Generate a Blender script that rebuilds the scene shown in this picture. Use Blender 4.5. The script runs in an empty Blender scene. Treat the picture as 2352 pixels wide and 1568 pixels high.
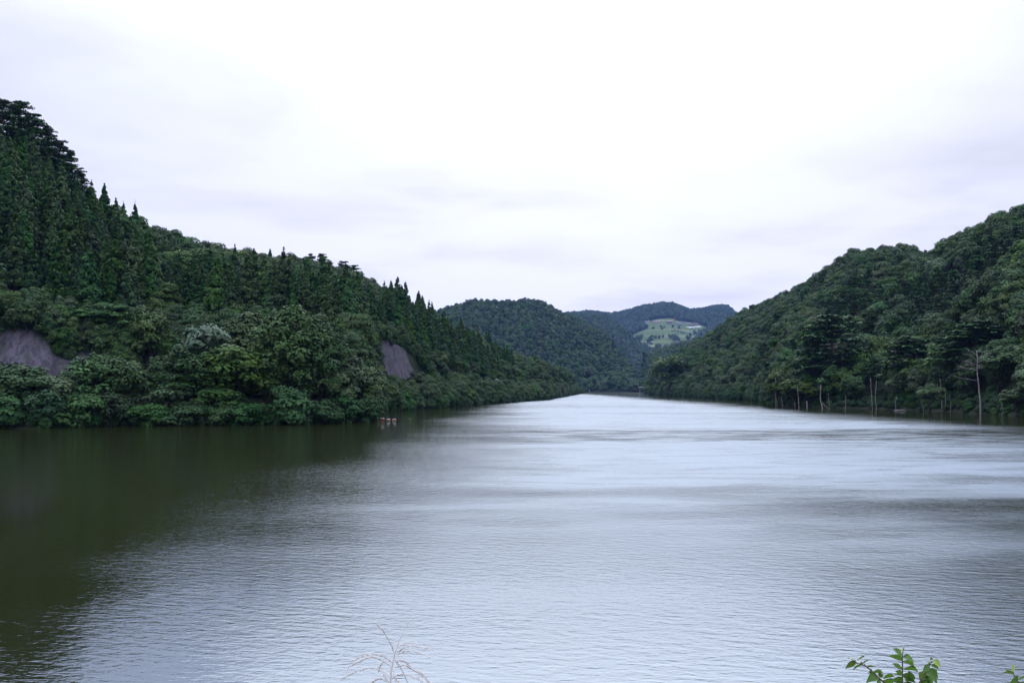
import bpy, math, random
import numpy as np
from mathutils import Vector, noise as mnoise

# ------------------------------------------------------------------ camera, sky, sun, exposure
sc = bpy.context.scene
COL = sc.collection
HCAM, F, HOR, K = 8.0, 922.6, 387.5, 1024 / 2352.0
cam_d = bpy.data.cameras.new('camera')
cam_d.sensor_width = 36.0
cam_d.lens = 36.0 * F / 1024
cam_d.shift_y = (HOR - 341.0) / 1024
cam_d.clip_start = 0.1
cam_d.clip_end = 20000
cam = bpy.data.objects.new('camera', cam_d)
cam.location = (0, 0, HCAM)
cam.rotation_euler = (math.radians(90), 0, 0)
COL.objects.link(cam)
sc.camera = cam

SUN_EL, SUN_AZ = math.radians(34), math.radians(4)     # behind thin cloud, ahead of the camera
world = bpy.data.worlds.new("World")
sc.world = world
world.use_nodes = True


class NT:
    """small helper round a node tree"""
    def __init__(s, tree):
        s.t = tree
        s.n = tree.nodes
        s.l = tree.links

    def new(s, kind, **kw):
        nd = s.n.new(kind)
        for k, v in kw.items():
            setattr(nd, k, v)
        return nd

    def put(s, sock, v):
        if isinstance(v, bpy.types.NodeSocket):
            s.l.new(v, sock)
        elif v is not None:
            sock.default_value = v

    def math(s, op, a, b=None, c=None, clamp=False):
        nd = s.new('ShaderNodeMath', operation=op)
        nd.use_clamp = clamp
        for i, v in enumerate((a, b, c)):
            s.put(nd.inputs[i], v)
        return nd.outputs[0]

    def vmath(s, op, a, b=None, scale=None):
        nd = s.new('ShaderNodeVectorMath', operation=op)
        s.put(nd.inputs[0], a)
        if b is not None:
            s.put(nd.inputs[1], b)
        if scale is not None:
            s.put(nd.inputs['Scale'], scale)
        return nd.outputs['Value'] if op in ('DOT_PRODUCT', 'LENGTH') else nd.outputs[0]

    def mix(s, fac, a, b, mode='MIX'):
        nd = s.new('ShaderNodeMix', data_type='RGBA', blend_type=mode)
        s.put(nd.inputs[0], fac)
        s.put(nd.inputs[6], a)
        s.put(nd.inputs[7], b)
        return nd.outputs[2]

    def noise(s, vec, scale, detail=2.0, rough=0.5, dist=0.0):
        nd = s.new('ShaderNodeTexNoise')
        s.put(nd.inputs['Vector'], vec)
        nd.inputs['Scale'].default_value = scale
        nd.inputs['Detail'].default_value = detail
        nd.inputs['Roughness'].default_value = rough
        nd.inputs['Distortion'].default_value = dist
        return nd

    def mapr(s, v, a, b, c=0.0, d=1.0, smooth=True):
        nd = s.new('ShaderNodeMapRange')
        nd.interpolation_type = 'SMOOTHSTEP' if smooth else 'LINEAR'
        s.put(nd.inputs[0], v)
        for i, x in enumerate((a, b, c, d)):
            s.put(nd.inputs[i + 1], x)
        return nd.outputs[0]

    def sep(s, v):
        nd = s.new('ShaderNodeSeparateXYZ')
        s.put(nd.inputs[0], v)
        return nd.outputs

    def comb(s, x=0.0, y=0.0, z=0.0):
        nd = s.new('ShaderNodeCombineXYZ')
        for i, v in enumerate((x, y, z)):
            s.put(nd.inputs[i], v)
        return nd.outputs[0]


w = NT(world.node_tree)
w.n.clear()
sky = w.new('ShaderNodeTexSky', sky_type='NISHITA')
sky.sun_disc = False
sky.sun_elevation = SUN_EL
sky.sun_rotation = SUN_AZ
bg1 = w.new('ShaderNodeBackground')
w.put(bg1.inputs[0], sky.outputs[0])
bg1.inputs[1].default_value = 0.08
dirv = w.new('ShaderNodeTexCoord').outputs['Generated']
dx, dy, dz = w.sep(dirv)
up = w.math('MAXIMUM', dz, 0.0)
# bright overcast: whiter overhead, brightest round the veiled sun
sund = (math.sin(SUN_AZ) * math.cos(SUN_EL), math.cos(SUN_AZ) * math.cos(SUN_EL), math.sin(SUN_EL))
dots = w.math('MAXIMUM', w.vmath('DOT_PRODUCT', dirv, sund), 0.0)
glow = w.math('POWER', dots, 20.0)
lum = w.math('ADD', 0.83, w.math('MULTIPLY', w.mapr(up, 0.22, 0.95), 2.1))
lum = w.math('ADD', lum, w.math('MULTIPLY', w.math('POWER', dots, 3.0), 0.36))
lum = w.math('ADD', lum, w.math('MULTIPLY', glow, 0.35))
# cloud sheet seen in perspective
den = w.math('ADD', up, 0.12)
cp = w.comb(w.math('DIVIDE', dx, den), w.math('DIVIDE', dy, den), 0.0)
cn = w.noise(w.vmath('MULTIPLY', cp, (1.0, 1.25, 1.0)), 1.0, 4.0, 0.5, 0.2).outputs[0]
patch = w.mapr(cn, 0.40, 0.80, 0.0, 1.0)
cl = w.math('MULTIPLY', patch, 0.26)
lum = w.math('MULTIPLY', lum, w.math('SUBTRACT', 1.0, cl))
tint = w.mix(w.mapr(up, 0.12, 0.55), (0.905, 0.925, 1.14, 1), (0.83, 0.93, 1.24, 1))
tint = w.mix(patch, tint, (0.93, 0.945, 1.10, 1))
tint = w.mix(w.math('MULTIPLY', glow, 0.55, clamp=True), tint, (1.04, 1.0, 0.94, 1))
bg2 = w.new('ShaderNodeBackground')
w.put(bg2.inputs[0], w.vmath('SCALE', tint, scale=lum))
bg2.inputs[1].default_value = 1.0
mx = w.new('ShaderNodeMixShader')
mx.inputs[0].default_value = 0.93
w.l.new(bg1.outputs[0], mx.inputs[1])
w.l.new(bg2.outputs[0], mx.inputs[2])
w.l.new(mx.outputs[0], w.new('ShaderNodeOutputWorld').inputs[0])

sun_d = bpy.data.lights.new('sun', 'SUN')
sun_d.energy = 0.5
sun_d.angle = math.radians(50)
sun_d.color = (1.0, 0.96, 0.9)
sun_o = bpy.data.objects.new('sun', sun_d)
sun_o.rotation_euler = Vector(sund).to_track_quat('Z', 'Y').to_euler()
COL.objects.link(sun_o)

sc.view_settings.view_transform = 'Standard'
sc.view_settings.look = 'None'
sc.view_settings.gamma = 1.0
sc.view_settings.exposure = 0.0
sc.view_settings.use_curve_mapping = False
sc.render.engine = 'CYCLES'
cy = sc.cycles
cy.use_denoising = True
cy.denoiser = 'OPENIMAGEDENOISE'
cy.max_bounces = 5
cy.diffuse_bounces = 2
cy.glossy_bounces = 2
cy.transmission_bounces = 2
cy.volume_bounces = 0
cy.transparent_max_bounces = 4
cy.caustics_reflective = False
cy.caustics_refractive = False
cy.sample_clamp_indirect = 4.0

rng = np.random.default_rng(11)
random.seed(5)


# ------------------------------------------------------------------ helpers
def tag(o, label=None, cat=None, group=None, kind=None):
    for k, v in (('label', label), ('category', cat), ('group', group), ('kind', kind)):
        if v:
            o[k] = v
    return o


def link(o, parent=None):
    COL.objects.link(o)
    if parent is not None:
        o.parent = parent
    return o


def empty(name, loc, label=None, cat=None, group=None):
    o = bpy.data.objects.new(name, None)
    o.empty_display_size = 0.5
    o.location = loc
    return tag(link(o), label, cat, group)


class MB:
    """collects vertices and faces of one mesh"""
    def __init__(s):
        s.v, s.f, s.m, s.n = [], [], [], 0

    def add(s, v, f, mat=0):
        s.v.extend([tuple(p) for p in v])
        s.f.extend([tuple(i + s.n for i in q) for q in f])
        s.m.extend([mat] * len(f))
        s.n += len(v)

    def tube(s, pts, rad, sides=6, mat=0, cap=True):
        pts = [Vector(p) for p in pts]
        vs, fs = [], []
        for i, p in enumerate(pts):
            a = pts[max(i - 1, 0)]
            b = pts[min(i + 1, len(pts) - 1)]
            t = (b - a).normalized()
            ref = Vector((0, 1, 0)) if abs(t.y) < 0.9 else Vector((1, 0, 0))
            u = t.cross(ref).normalized()
            q = t.cross(u)
            for k in range(sides):
                an = 2 * math.pi * k / sides
                vs.append(p + (u * math.cos(an) + q * math.sin(an)) * rad[i])
        for i in range(len(pts) - 1):
            for k in range(sides):
                k2 = (k + 1) % sides
                fs.append((i * sides + k, i * sides + k2, (i + 1) * sides + k2, (i + 1) * sides + k))
        if cap:
            fs.append(tuple(range(sides - 1, -1, -1)))
            fs.append(tuple((len(pts) - 1) * sides + k for k in range(sides)))
        s.add(vs, fs, mat)

    def box(s, c, d, mat=0):
        x, y, z = c
        a, b, h = (q / 2 for q in d)
        s.add([(x + i * a, y + j * b, z + k * h) for i in (-1, 1) for j in (-1, 1) for k in (-1, 1)],
              [(0, 1, 3, 2), (4, 6, 7, 5), (0, 4, 5, 1), (2, 3, 7, 6), (0, 2, 6, 4), (1, 5, 7, 3)], mat)

    def mesh(s, name, mats, smooth=False):
        me = bpy.data.meshes.new(name)
        me.from_pydata(s.v, [], s.f)
        for m in (mats if isinstance(mats, (list, tuple)) else [mats]):
            me.materials.append(m)
        me.polygons.foreach_set('material_index', s.m)
        if smooth:
            me.polygons.foreach_set('use_smooth', [True] * len(s.f))
        me.update()
        return me

    def build(s, name, mats, parent=None, smooth=False):
        return link(bpy.data.objects.new(name, s.mesh(name, mats, smooth)), parent)


def np_mesh(name, verts, quads, mats, tint=None, smooth=False, midx=None):
    me = bpy.data.meshes.new(name)
    nv, nf, k = len(verts), len(quads), quads.shape[1]
    me.vertices.add(nv)
    me.vertices.foreach_set('co', np.ascontiguousarray(verts, dtype=np.float32).ravel())
    me.loops.add(nf * k)
    me.loops.foreach_set('vertex_index', np.ascontiguousarray(quads, dtype=np.int32).ravel())
    me.polygons.add(nf)
    me.polygons.foreach_set('loop_start', np.arange(0, nf * k, k, dtype=np.int32))
    me.polygons.foreach_set('loop_total', np.full(nf, k, dtype=np.int32))
    for m in (mats if isinstance(mats, (list, tuple)) else [mats]):
        me.materials.append(m)
    if midx is not None:
        me.polygons.foreach_set('material_index', midx.astype(np.int32))
    if smooth:
        me.polygons.foreach_set('use_smooth', np.ones(nf, dtype=bool))
    me.update(calc_edges=True)
    if tint is not None:
        at = me.attributes.new('tint', 'FLOAT', 'FACE')
        at.data.foreach_set('value', tint.astype(np.float32))
    return me


def at(x, y, Y):
    """a point of the photograph (measured 2352 wide) at depth Y in metres"""
    return Vector(((x * K - 512) / F * Y, Y, HCAM + (HOR - y * K) / F * Y))


def depth_on_water(y):
    return HCAM * F / (y * K - HOR)


def pxy(p):
    return (512 + F * p[0] / p[1]) / K, (HOR - F * (p[2] - HCAM) / p[1]) / K


def fbm(x, y, octv=4, seed=0):
    """value noise in numpy, about -1..1"""
    out = np.zeros(np.broadcast(x, y).shape)
    amp, fr, tot = 1.0, 1.0, 0.0
    for o in range(octv):
        X, Y = x * fr + seed * 17.3 + o * 5.1, y * fr - seed * 9.7 + o * 3.3
        xi, yi = np.floor(X).astype(np.int64), np.floor(Y).astype(np.int64)
        fx, fy = X - xi, Y - yi
        fx, fy = fx * fx * (3 - 2 * fx), fy * fy * (3 - 2 * fy)

        def h(a, b):
            n = (a * 374761393 + b * 668265263 + seed * 1442695 + o * 971) & 0x7fffffff
            n = ((n ^ (n >> 13)) * 1274126177) & 0x7fffffff
            return ((n ^ (n >> 16)) & 0xffff) / 32767.5 - 1.0
        v = (h(xi, yi) * (1 - fx) + h(xi + 1, yi) * fx) * (1 - fy) + (h(xi, yi + 1) * (1 - fx) + h(xi + 1, yi + 1) * fx) * fy
        out += amp * v
        tot += amp
        amp *= 0.5
        fr *= 2.03
    return out / tot


# ------------------------------------------------------------------ materials
def material(name):
    m = bpy.data.materials.new(name)
    m.use_nodes = True
    t = NT(m.node_tree)
    b = t.n['Principled BSDF']
    return m, t, b


def plain(name, col, rough=0.8, var=0.25, scale=3.0, spec=0.2):
    m, t, b = material(name)
    co = t.new('ShaderNodeTexCoord').outputs['Object']
    n = t.noise(co, scale, 4.0, 0.6).outputs[0]
    f = t.mapr(n, 0.3, 0.7, 1 - var, 1 + var, False)
    t.put(b.inputs['Base Color'], t.vmath('SCALE', tuple(col), scale=f))
    b.inputs['Roughness'].default_value = rough
    b.inputs['Specular IOR Level'].default_value = spec
    return m


def foliage(name, dark, mid, light, trans=0.0, spec=0.07):
    """leaf colour: varies from tree to tree and from leaf to leaf"""
    m, t, b = material(name)
    rnd = t.new('ShaderNodeObjectInfo').outputs['Random']
    lf = t.new('ShaderNodeAttribute', attribute_type='GEOMETRY', attribute_name='tint').outputs['Fac']
    c = t.mix(t.mapr(rnd, 0.0, 1.0, 0.0, 1.0, False), dark + (1,), mid + (1,))
    c = t.mix(t.math('MULTIPLY', t.math('POWER', lf, 2.0), 0.75), c, light + (1,))
    r2 = t.math('FRACT', t.math('MULTIPLY', rnd, 37.31))
    hsv = t.new('ShaderNodeHueSaturation')
    t.put(hsv.inputs['Hue'], t.mapr(r2, 0.0, 1.0, 0.470, 0.515, False))
    t.put(hsv.inputs['Saturation'], t.mapr(t.math('FRACT', t.math('MULTIPLY', rnd, 91.7)), 0.0, 1.0, 0.75, 1.12, False))
    t.put(hsv.inputs['Value'], t.mapr(t.math('FRACT', t.math('MULTIPLY', rnd, 13.7)), 0.0, 1.0, 0.78, 1.36, False))
    t.put(hsv.inputs['Color'], c)
    t.put(b.inputs['Base Color'], hsv.outputs[0])
    b.inputs['Roughness'].default_value = 0.55
    b.inputs['Specular IOR Level'].default_value = spec
    return m


M = {}
M['cedar'] = foliage('cedar_needles', (0.012, 0.042, 0.008), (0.022, 0.068, 0.013), (0.052, 0.120, 0.025))
M['broad'] = foliage('broad_leaves', (0.021, 0.052, 0.012), (0.039, 0.085, 0.023), (0.082, 0.145, 0.046))
M['pine'] = foliage('pine_needles', (0.015, 0.046, 0.013), (0.026, 0.074, 0.018), (0.060, 0.128, 0.036))
M['pale'] = foliage('pale_leaves', (0.036, 0.078, 0.040), (0.046, 0.092, 0.048), (0.105, 0.145, 0.09))
M['lime'] = foliage('young_leaves', (0.026, 0.062, 0.010), (0.033, 0.075, 0.012), (0.062, 0.112, 0.02))
M['blossom'] = foliage('blossom_clusters', (0.06, 0.10, 0.06), (0.08, 0.12, 0.06), (0.40, 0.40, 0.27))
M['shrub'] = foliage('shrub_leaves', (0.016, 0.046, 0.014), (0.028, 0.074, 0.020), (0.055, 0.115, 0.035))
M['bark'] = plain('dark_bark', (0.045, 0.035, 0.032), 0.9, 0.3, 4.0)
M['redbark'] = plain('red_pine_bark', (0.12, 0.065, 0.055), 0.9, 0.3, 3.0)
M['deadwood'] = plain('bleached_wood', (0.26, 0.22, 0.225), 0.85, 0.35, 2.0)
M['birch'] = plain('pale_bark', (0.23, 0.20, 0.185), 0.85, 0.45, 1.6)

m, t, b = material('forest_floor')
co = t.new('ShaderNodeTexCoord').outputs['Object']
n1 = t.noise(co, 0.15, 6.0, 0.65).outputs[0]
n2 = t.noise(co, 1.7, 4.0, 0.6).outputs[0]
t.put(b.inputs['Base Color'], t.mix(t.mapr(t.math('ADD', t.math('MULTIPLY', n1, 0.6), t.math('MULTIPLY', n2, 0.4)), 0.38, 0.62),
                                    (0.016, 0.020, 0.011, 1), (0.032, 0.042, 0.020, 1)))
b.inputs['Roughness'].default_value = 0.95
b.inputs['Specular IOR Level'].default_value = 0.1
M['floor'] = m

m, t, b = material('sprayed_concrete')
co = t.new('ShaderNodeTexCoord').outputs['Object']
n1 = t.noise(t.vmath('MULTIPLY', co, (1.0, 0.6, 0.25)), 0.9, 6.0, 0.65, 0.4).outputs[0]
n2 = t.noise(t.vmath('MULTIPLY', co, (0.35, 0.35, 0.35)), 0.5, 4.0, 0.6).outputs[0]
c = t.mix(t.mapr(n1, 0.34, 0.66), (0.030, 0.026, 0.034, 1), (0.092, 0.078, 0.100, 1))
c = t.mix(t.mapr(n2, 0.5, 0.72), c, (0.035, 0.045, 0.030, 1))
t.put(b.inputs['Base Color'], c)
b.inputs['Roughness'].default_value = 0.9
bp = t.new('ShaderNodeBump')
bp.inputs['Strength'].default_value = 0.8
bp.inputs['Distance'].default_value = 0.25
t.put(bp.inputs['Height'], n1)
t.put(b.inputs['Normal'], bp.outputs[0])
M['concrete'] = m

m, t, b = material('meadow_grass')
co = t.new('ShaderNodeTexCoord').outputs['Object']
ox, oy, oz = t.sep(co)
n1 = t.noise(co, 0.02, 4.0, 0.6).outputs[0]
band = t.noise(t.comb(t.math('MULTIPLY', ox, 0.06), 0.0, t.math('MULTIPLY', oz, 2.0)), 0.03, 3.0, 0.55, 0.4).outputs[0]
c = t.mix(t.mapr(n1, 0.35, 0.65), (0.055, 0.090, 0.026, 1), (0.080, 0.115, 0.034, 1))
c = t.mix(t.mapr(band, 0.55, 0.62), c, (0.15, 0.16, 0.075, 1))
c = t.mix(t.mapr(band, 0.44, 0.38), c, (0.05, 0.085, 0.045, 1))
t.put(b.inputs['Base Color'], c)
b.inputs['Roughness'].default_value = 0.9
b.inputs['Specular IOR Level'].default_value = 0.1
M['meadow'] = m

# water: real wave slopes from a height field, its strength set by where the wind touches the lake
m, t, b = material('lake_water')
pos = t.new('ShaderNodeNewGeometry').outputs['Position']
px_, py_, pz_ = t.sep(pos)


def wave_h(p):
    a = t.noise(t.vmath('MULTIPLY', p, (0.55, 1.0, 1.0)), 5.5, 3.0, 0.55, 0.3).outputs[0]
    r = t.new('ShaderNodeVectorRotate', rotation_type='Z_AXIS')
    r.inputs['Angle'].default_value = math.radians(14)
    t.put(r.inputs['Vector'], p)
    c_ = t.noise(t.vmath('MULTIPLY', r.outputs[0], (0.42, 1.0, 1.0)), 2.4, 2.0, 0.5, 0.4).outputs[0]
    return t.math('ADD', t.math('MULTIPLY', a, 0.10), t.math('MULTIPLY', c_, 0.15))


EPS = 0.02
h0 = wave_h(pos)
hx = wave_h(t.vmath('ADD', pos, (EPS, 0, 0)))
hy = wave_h(t.vmath('ADD', pos, (0, EPS, 0)))
# wind map (metres on the lake)
xw = t.math('ADD', px_, t.math('MULTIPLY', t.math('SUBTRACT', t.noise(pos, 0.03, 2.0).outputs[0], 0.5), 24.0))
xw = t.math('ADD', xw, t.mapr(py_, 25.0, 120.0, 13.0, 0.0))
lee = t.math('MULTIPLY', t.mapr(xw, -24.0, 14.0, 0.0, 1.0), t.mapr(xw, 75.0, 118.0, 1.0, 0.0))                     # the left hill shelters the water under it
streak = t.noise(t.vmath('MULTIPLY', pos, (0.005, 0.014, 1.0)), 1.0, 3.0, 0.55, 0.5).outputs[0]
fine = t.noise(t.vmath('MULTIPLY', pos, (0.02, 0.06, 1.0)), 1.0, 2.0, 0.5).outputs[0]
gust = t.mapr(t.math('ADD', t.math('MULTIPLY', streak, 0.6), t.math('MULTIPLY', fine, 0.4)), 0.40, 0.56, 0.25, 1.0)
gust = t.math('ADD', gust, t.math('MULTIPLY', t.math('SUBTRACT', 1.0, gust), t.mapr(py_, 40.0, 110.0, 0.0, 0.68)))
cat_ = t.noise(t.vmath('MULTIPLY', pos, (0.10, 0.30, 1.0)), 1.0, 3.0, 0.6, 0.4).outputs[0]     # cat's paws: small broken calm spots
lull = t.math('MULTIPLY', t.mapr(py_, 128.0, 148.0, 0.0, 1.0), t.mapr(py_, 170.0, 186.0, 1.0, 0.0))   # a calmer lane across the lake
gust = t.math('MULTIPLY', gust, t.math('SUBTRACT', 1.0, t.math('MULTIPLY', t.math('MULTIPLY', lull, t.mapr(cat_, 0.40, 0.58, 1.0, 0.25)), 0.55)))
gust = t.math('MULTIPLY', gust, t.math('ADD', 0.80, t.math('MULTIPLY', t.mapr(cat_, 0.36, 0.56), 0.20)))
wind = t.math('ADD', 0.10, t.math('MULTIPLY', t.math('MULTIPLY', lee, gust), 0.90))
farb = t.mapr(py_, 16.0, 72.0, 0.0, 1.0)                          # stronger breeze up the lake
amp = t.math('MULTIPLY', t.math('POWER', wind, 0.75), t.math('ADD', 0.19, t.math('MULTIPLY', t.mapr(py_, 45.0, 100.0, 0.0, 1.0), 0.55)))
sx = t.math('MULTIPLY', t.math('DIVIDE', t.math('SUBTRACT', h0, hx), EPS), amp)
sy = t.math('MULTIPLY', t.math('DIVIDE', t.math('SUBTRACT', h0, hy), EPS), amp)
nrm = t.vmath('NORMALIZE', t.comb(sx, sy, 1.0))
t.put(b.inputs['Normal'], nrm)
b.inputs['Base Color'].default_value = (0.017, 0.019, 0.005, 1)
t.put(b.inputs['Roughness'], t.math('ADD', 0.02, t.math('MULTIPLY', t.math('POWER', wind, 1.5), t.math('ADD', 0.12, t.math('MULTIPLY', farb, 0.22)))))
b.inputs['IOR'].default_value = 4.4
b.inputs['Specular Tint'].default_value = (0.76, 0.87, 1.0, 1)
M['water'] = m

# ------------------------------------------------------------------ terrain
# every hill: x (photo), skyline y (photo), depth of its crest, depth of its foot, in metres
HILLS = {
    'left': dict(tree=16.0, rows=[(-900, 60, 300, 130), (-400, 130, 312, 150), (0, 262, 335, 182), (100, 318, 340, 186), (200, 425, 348, 192),
        (310, 490, 365, 197), (430, 548, 392, 200), (600, 582, 432, 203), (740, 602, 470, 208), (830, 636, 500, 222), (862, 648, 505, 318),
        (930, 678, 522, 345), (1010, 725, 562, 385), (1100, 768, 640, 450), (1160, 797, 700, 500), (1250, 824, 760, 605),
        (1290, 836, 930, 820), (1318, 858, 1150, 1090), (1332, 902, 1330, 1290), (1345, 930, 1400, 1350)]),
    'right': dict(tree=14.0, rows=[(1480, 925, 1260, 1200), (1492, 866, 1240, 1140), (1510, 840, 1220, 1060), (1545, 820, 1190, 930), (1590, 792, 1120, 800), (1640, 764, 1060, 705),
        (1700, 718, 980, 630), (1760, 694, 930, 560), (1785, 686, 900, 412), (1830, 670, 850, 396), (1900, 624, 780, 376), (1960, 584, 720, 363),
        (2060, 578, 640, 344), (2140, 584, 590, 320), (2200, 553, 560, 304), (2290, 503, 530, 281), (2352, 486, 510, 259), (2600, 400, 470, 220),
        (3000, 330, 430, 170), (3600, 300, 400, 120)]),
    'middle': dict(tree=9.0, rows=[(700, 760, 1900, 1500), (900, 750, 2000, 1600), (1010, 717, 2150, 1700), (1060, 701, 2200, 1750), (1100, 694, 2220, 1800), (1160, 698, 2230, 1844),
        (1200, 691, 2240, 1844), (1240, 696, 2240, 1844), (1280, 716, 2230, 1844), (1330, 740, 2220, 1844), (1380, 766, 2180, 1844), (1409, 792, 2140, 1844),
        (1425, 815, 2110, 1844), (1456, 850, 2050, 1850), (1472, 872, 2000, 1860), (1484, 900, 1960, 1870), (1500, 925, 1950, 1880)]),
    'second': dict(tree=9.0, rows=[(1180, 740, 3828, 3036), (1300, 724, 3894, 3102), (1391, 730, 3828, 3102), (1420, 746, 3762, 3102), (1447, 772, 3669, 3075),
        (1466, 794, 3590, 3036), (1485, 812, 3498, 3009), (1505, 838, 3405, 2970), (1525, 880, 3300, 2970), (1545, 925, 3234, 2970)]),
    'spur': dict(tree=9.0, rows=[(1452, 925, 2100, 1950), (1464, 880, 2120, 1900), (1480, 838, 2250, 1880), (1495, 812, 2300, 1880), (1541, 799, 2320, 1880), (1580, 790, 2340, 1880),
        (1640, 775, 2360, 1880), (1750, 765, 2360, 1880), (1950, 760, 2360, 1880)]),
    'far': dict(tree=8.0, rows=[(900, 745, 5538, 3834), (1150, 728, 5538, 3834), (1300, 723, 5538, 3834), (1350, 718, 5538, 3834), (1400, 723, 5538, 3834), (1430, 719, 5566, 3834),
        (1480, 705, 5651, 3834), (1520, 700, 5680, 3834), (1545, 700, 5680, 3834), (1566, 708, 5680, 3834), (1585, 715, 5680, 3834), (1610, 713, 5680, 3834), (1650, 705, 5680, 3834),
        (1672, 706, 5680, 3834), (1690, 722, 5651, 3834), (1720, 738, 5609, 3834), (1800, 752, 5538, 3834), (2000, 765, 5538, 3834), (2300, 770, 5538, 3834)]),
}
CUT = ([-900, 780, 840, 880, 930, 970, 1050, 1200, 1350], [21, 21, 22, 27, 24, 19, 14, 9, 5])


def smooth_interp(x, xs, ys):
    xs, ys = np.asarray(xs, float), np.asarray(ys, float)
    i = np.clip(np.searchsorted(xs, x) - 1, 0, len(xs) - 2)
    tt = np.clip((x - xs[i]) / (xs[i + 1] - xs[i]), 0, 1)
    d = np.gradient(ys, xs)
    hh = xs[i + 1] - xs[i]
    y = ys[i] * (1 + 2 * tt) * (1 - tt) ** 2 + d[i] * hh * tt * (1 - tt) ** 2 + ys[i + 1] * tt ** 2 * (3 - 2 * tt) + d[i + 1] * hh * tt ** 2 * (tt - 1)
    return y


def hill_params(name, px):
    r = np.array(HILLS[name]['rows'], float)
    yr = np.interp(px, r[:, 0], r[:, 1])
    Dr = np.interp(px, r[:, 0], r[:, 2])
    Ds = np.interp(px, r[:, 0], r[:, 3])
    zr = HCAM + (HOR - yr * K) / F * Dr - HILLS[name]['tree'] * 0.85
    return zr, Dr, Ds


def hill_z(name, px, Y, X):
    zr, Dr, Ds = hill_params(name, px)
    if name in ('left', 'right'):
        Ds = Ds * (1 + 0.012 * fbm(px / 40.0, px * 0 + 3, 2, 4))
    L = np.maximum(Dr - Ds, 20)
    d = Y - Ds
    base = {'left': 0.0, 'right': 0.0, 'middle': 0.0, 'spur': 2.0, 'second': 6.0, 'far': 12.0}[name]
    zr = np.maximum(zr, base - 6)
    if name == 'left':
        k = np.clip(zr / 34.0, 0.12, 1.0)
        cut = np.interp(px, CUT[0], CUT[1])
        foot = np.where(d < 0, np.maximum(d * 0.25, -5), np.where(d < 22, 0.25 + d / 22 * 5.2, np.where(d < 34, 5.45 + (d - 22) / 12 * 1.0,
                        6.45 + np.clip((d - 34) / 12, 0, 1) * (cut - 6.45))))
        foot = np.where(d > 0, foot * k, foot)
        tt = np.clip((d - 46) / np.maximum(L - 46, 12), 0, 1)
        top = np.maximum(zr - cut * k, 0)
        z = foot + top * (1 - (1 - tt) ** 1.2)
    else:
        tt = np.clip(d / L, 0, 1)
        z = np.where(d < 0, np.maximum(d * 0.2 + base, -5), base + 0.25 + (zr - base) * (1 - (1 - tt) ** 1.3))
    amp = {'left': 2.5, 'right': 4.0, 'middle': 14.0, 'second': 12.0, 'spur': 8.0, 'far': 22.0}[name]
    wl = {'left': 60.0, 'right': 75.0, 'middle': 150.0, 'second': 170.0, 'spur': 120.0, 'far': 330.0}[name]
    bump = np.sin(np.pi * np.clip(d / L, 0, 1)) ** 0.7
    z = z + amp * bump * fbm(X / wl, Y / wl, 3, len(name)) * np.clip((d - 46) / 30, 0, 1)
    back = np.clip((Y - Dr) / L, 0, 3)
    z = np.where(Y > Dr, z - (np.maximum(zr, 0) + 4) * np.clip(0.55 * back ** 1.4, 0, 1.0), z)
    return z


def terrain(X, Y):
    X, Y = np.asarray(X, float), np.asarray(Y, float)
    Ys = np.maximum(Y, 60.0)
    px = (512 + F * X / Ys) / K
    z = np.full(np.broadcast(X, Y).shape, -5.0)
    z = np.where(Y > 1870, np.minimum(-5 + (Y - 1870) * 0.08, 14.0), z)
    for nme in HILLS:
        z = np.maximum(z, np.where(Y > 60, hill_z(nme, px, Ys, X), -5.0))
    near = np.where(Y < 1.0, 6.4, 6.4 - (Y - 1.0) * 0.6)
    near = near + 0.08 * fbm(X / 1.7, Y / 1.7, 3, 9)
    z = np.where(Y < 40, np.maximum(near, -5.0), z)
    return z


ng_u, ng_y = 420, 330
ua = np.concatenate([np.linspace(-1.5, -0.62, 40)[:-1], np.linspace(-0.62, 0.62, ng_u), np.linspace(0.62, 1.5, 40)[1:]])
ya = np.concatenate([np.linspace(-38, 40, 60), np.exp(np.linspace(np.log(48), np.log(1800), ng_y)), np.linspace(1812, 7300, 250)])
UU, YY = np.meshgrid(ua, ya)
XX = UU * (YY + 40)
ZZ = terrain(XX, YY)
nu, ny = len(ua), len(ya)
idx = np.arange(nu * ny).reshape(ny, nu)
quads = np.stack([idx[:-1, :-1], idx[:-1, 1:], idx[1:, 1:], idx[1:, :-1]], -1).reshape(-1, 4)
me = np_mesh('ground', np.stack([XX, YY, ZZ], -1).reshape(-1, 3), quads, M['floor'], smooth=True)
tag(link(bpy.data.objects.new('ground', me)), 'dark wooded ground of the hills and banks round the lake', None, None, 'structure')

mb = MB()
mb.add([(-2600, -36, 0), (2600, -36, 0), (2600, 2150, 0), (-2600, 2150, 0)], [(0, 1, 2, 3)])
tag(mb.build('water', M['water']), 'rippled green grey lake water between the wooded hills', None, None, 'structure')


def tz(x, y):
    return float(terrain(np.array([x]), np.array([y]))[0])


def ground_at(x, y, y0, y1, step=2.0):
    """first point of the ground, from depth y0 on, that the photo shows at (x, y)"""
    Y = np.arange(y0, y1, step)
    X = (x * K - 512) / F * Y
    Z = terrain(X, Y)
    yp = (HOR - F * (Z - HCAM) / Y) / K
    i = int(np.argmax(yp <= y)) if (yp <= y).any() else int(np.argmin(yp))
    return Vector((X[i], Y[i], Z[i]))


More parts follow.
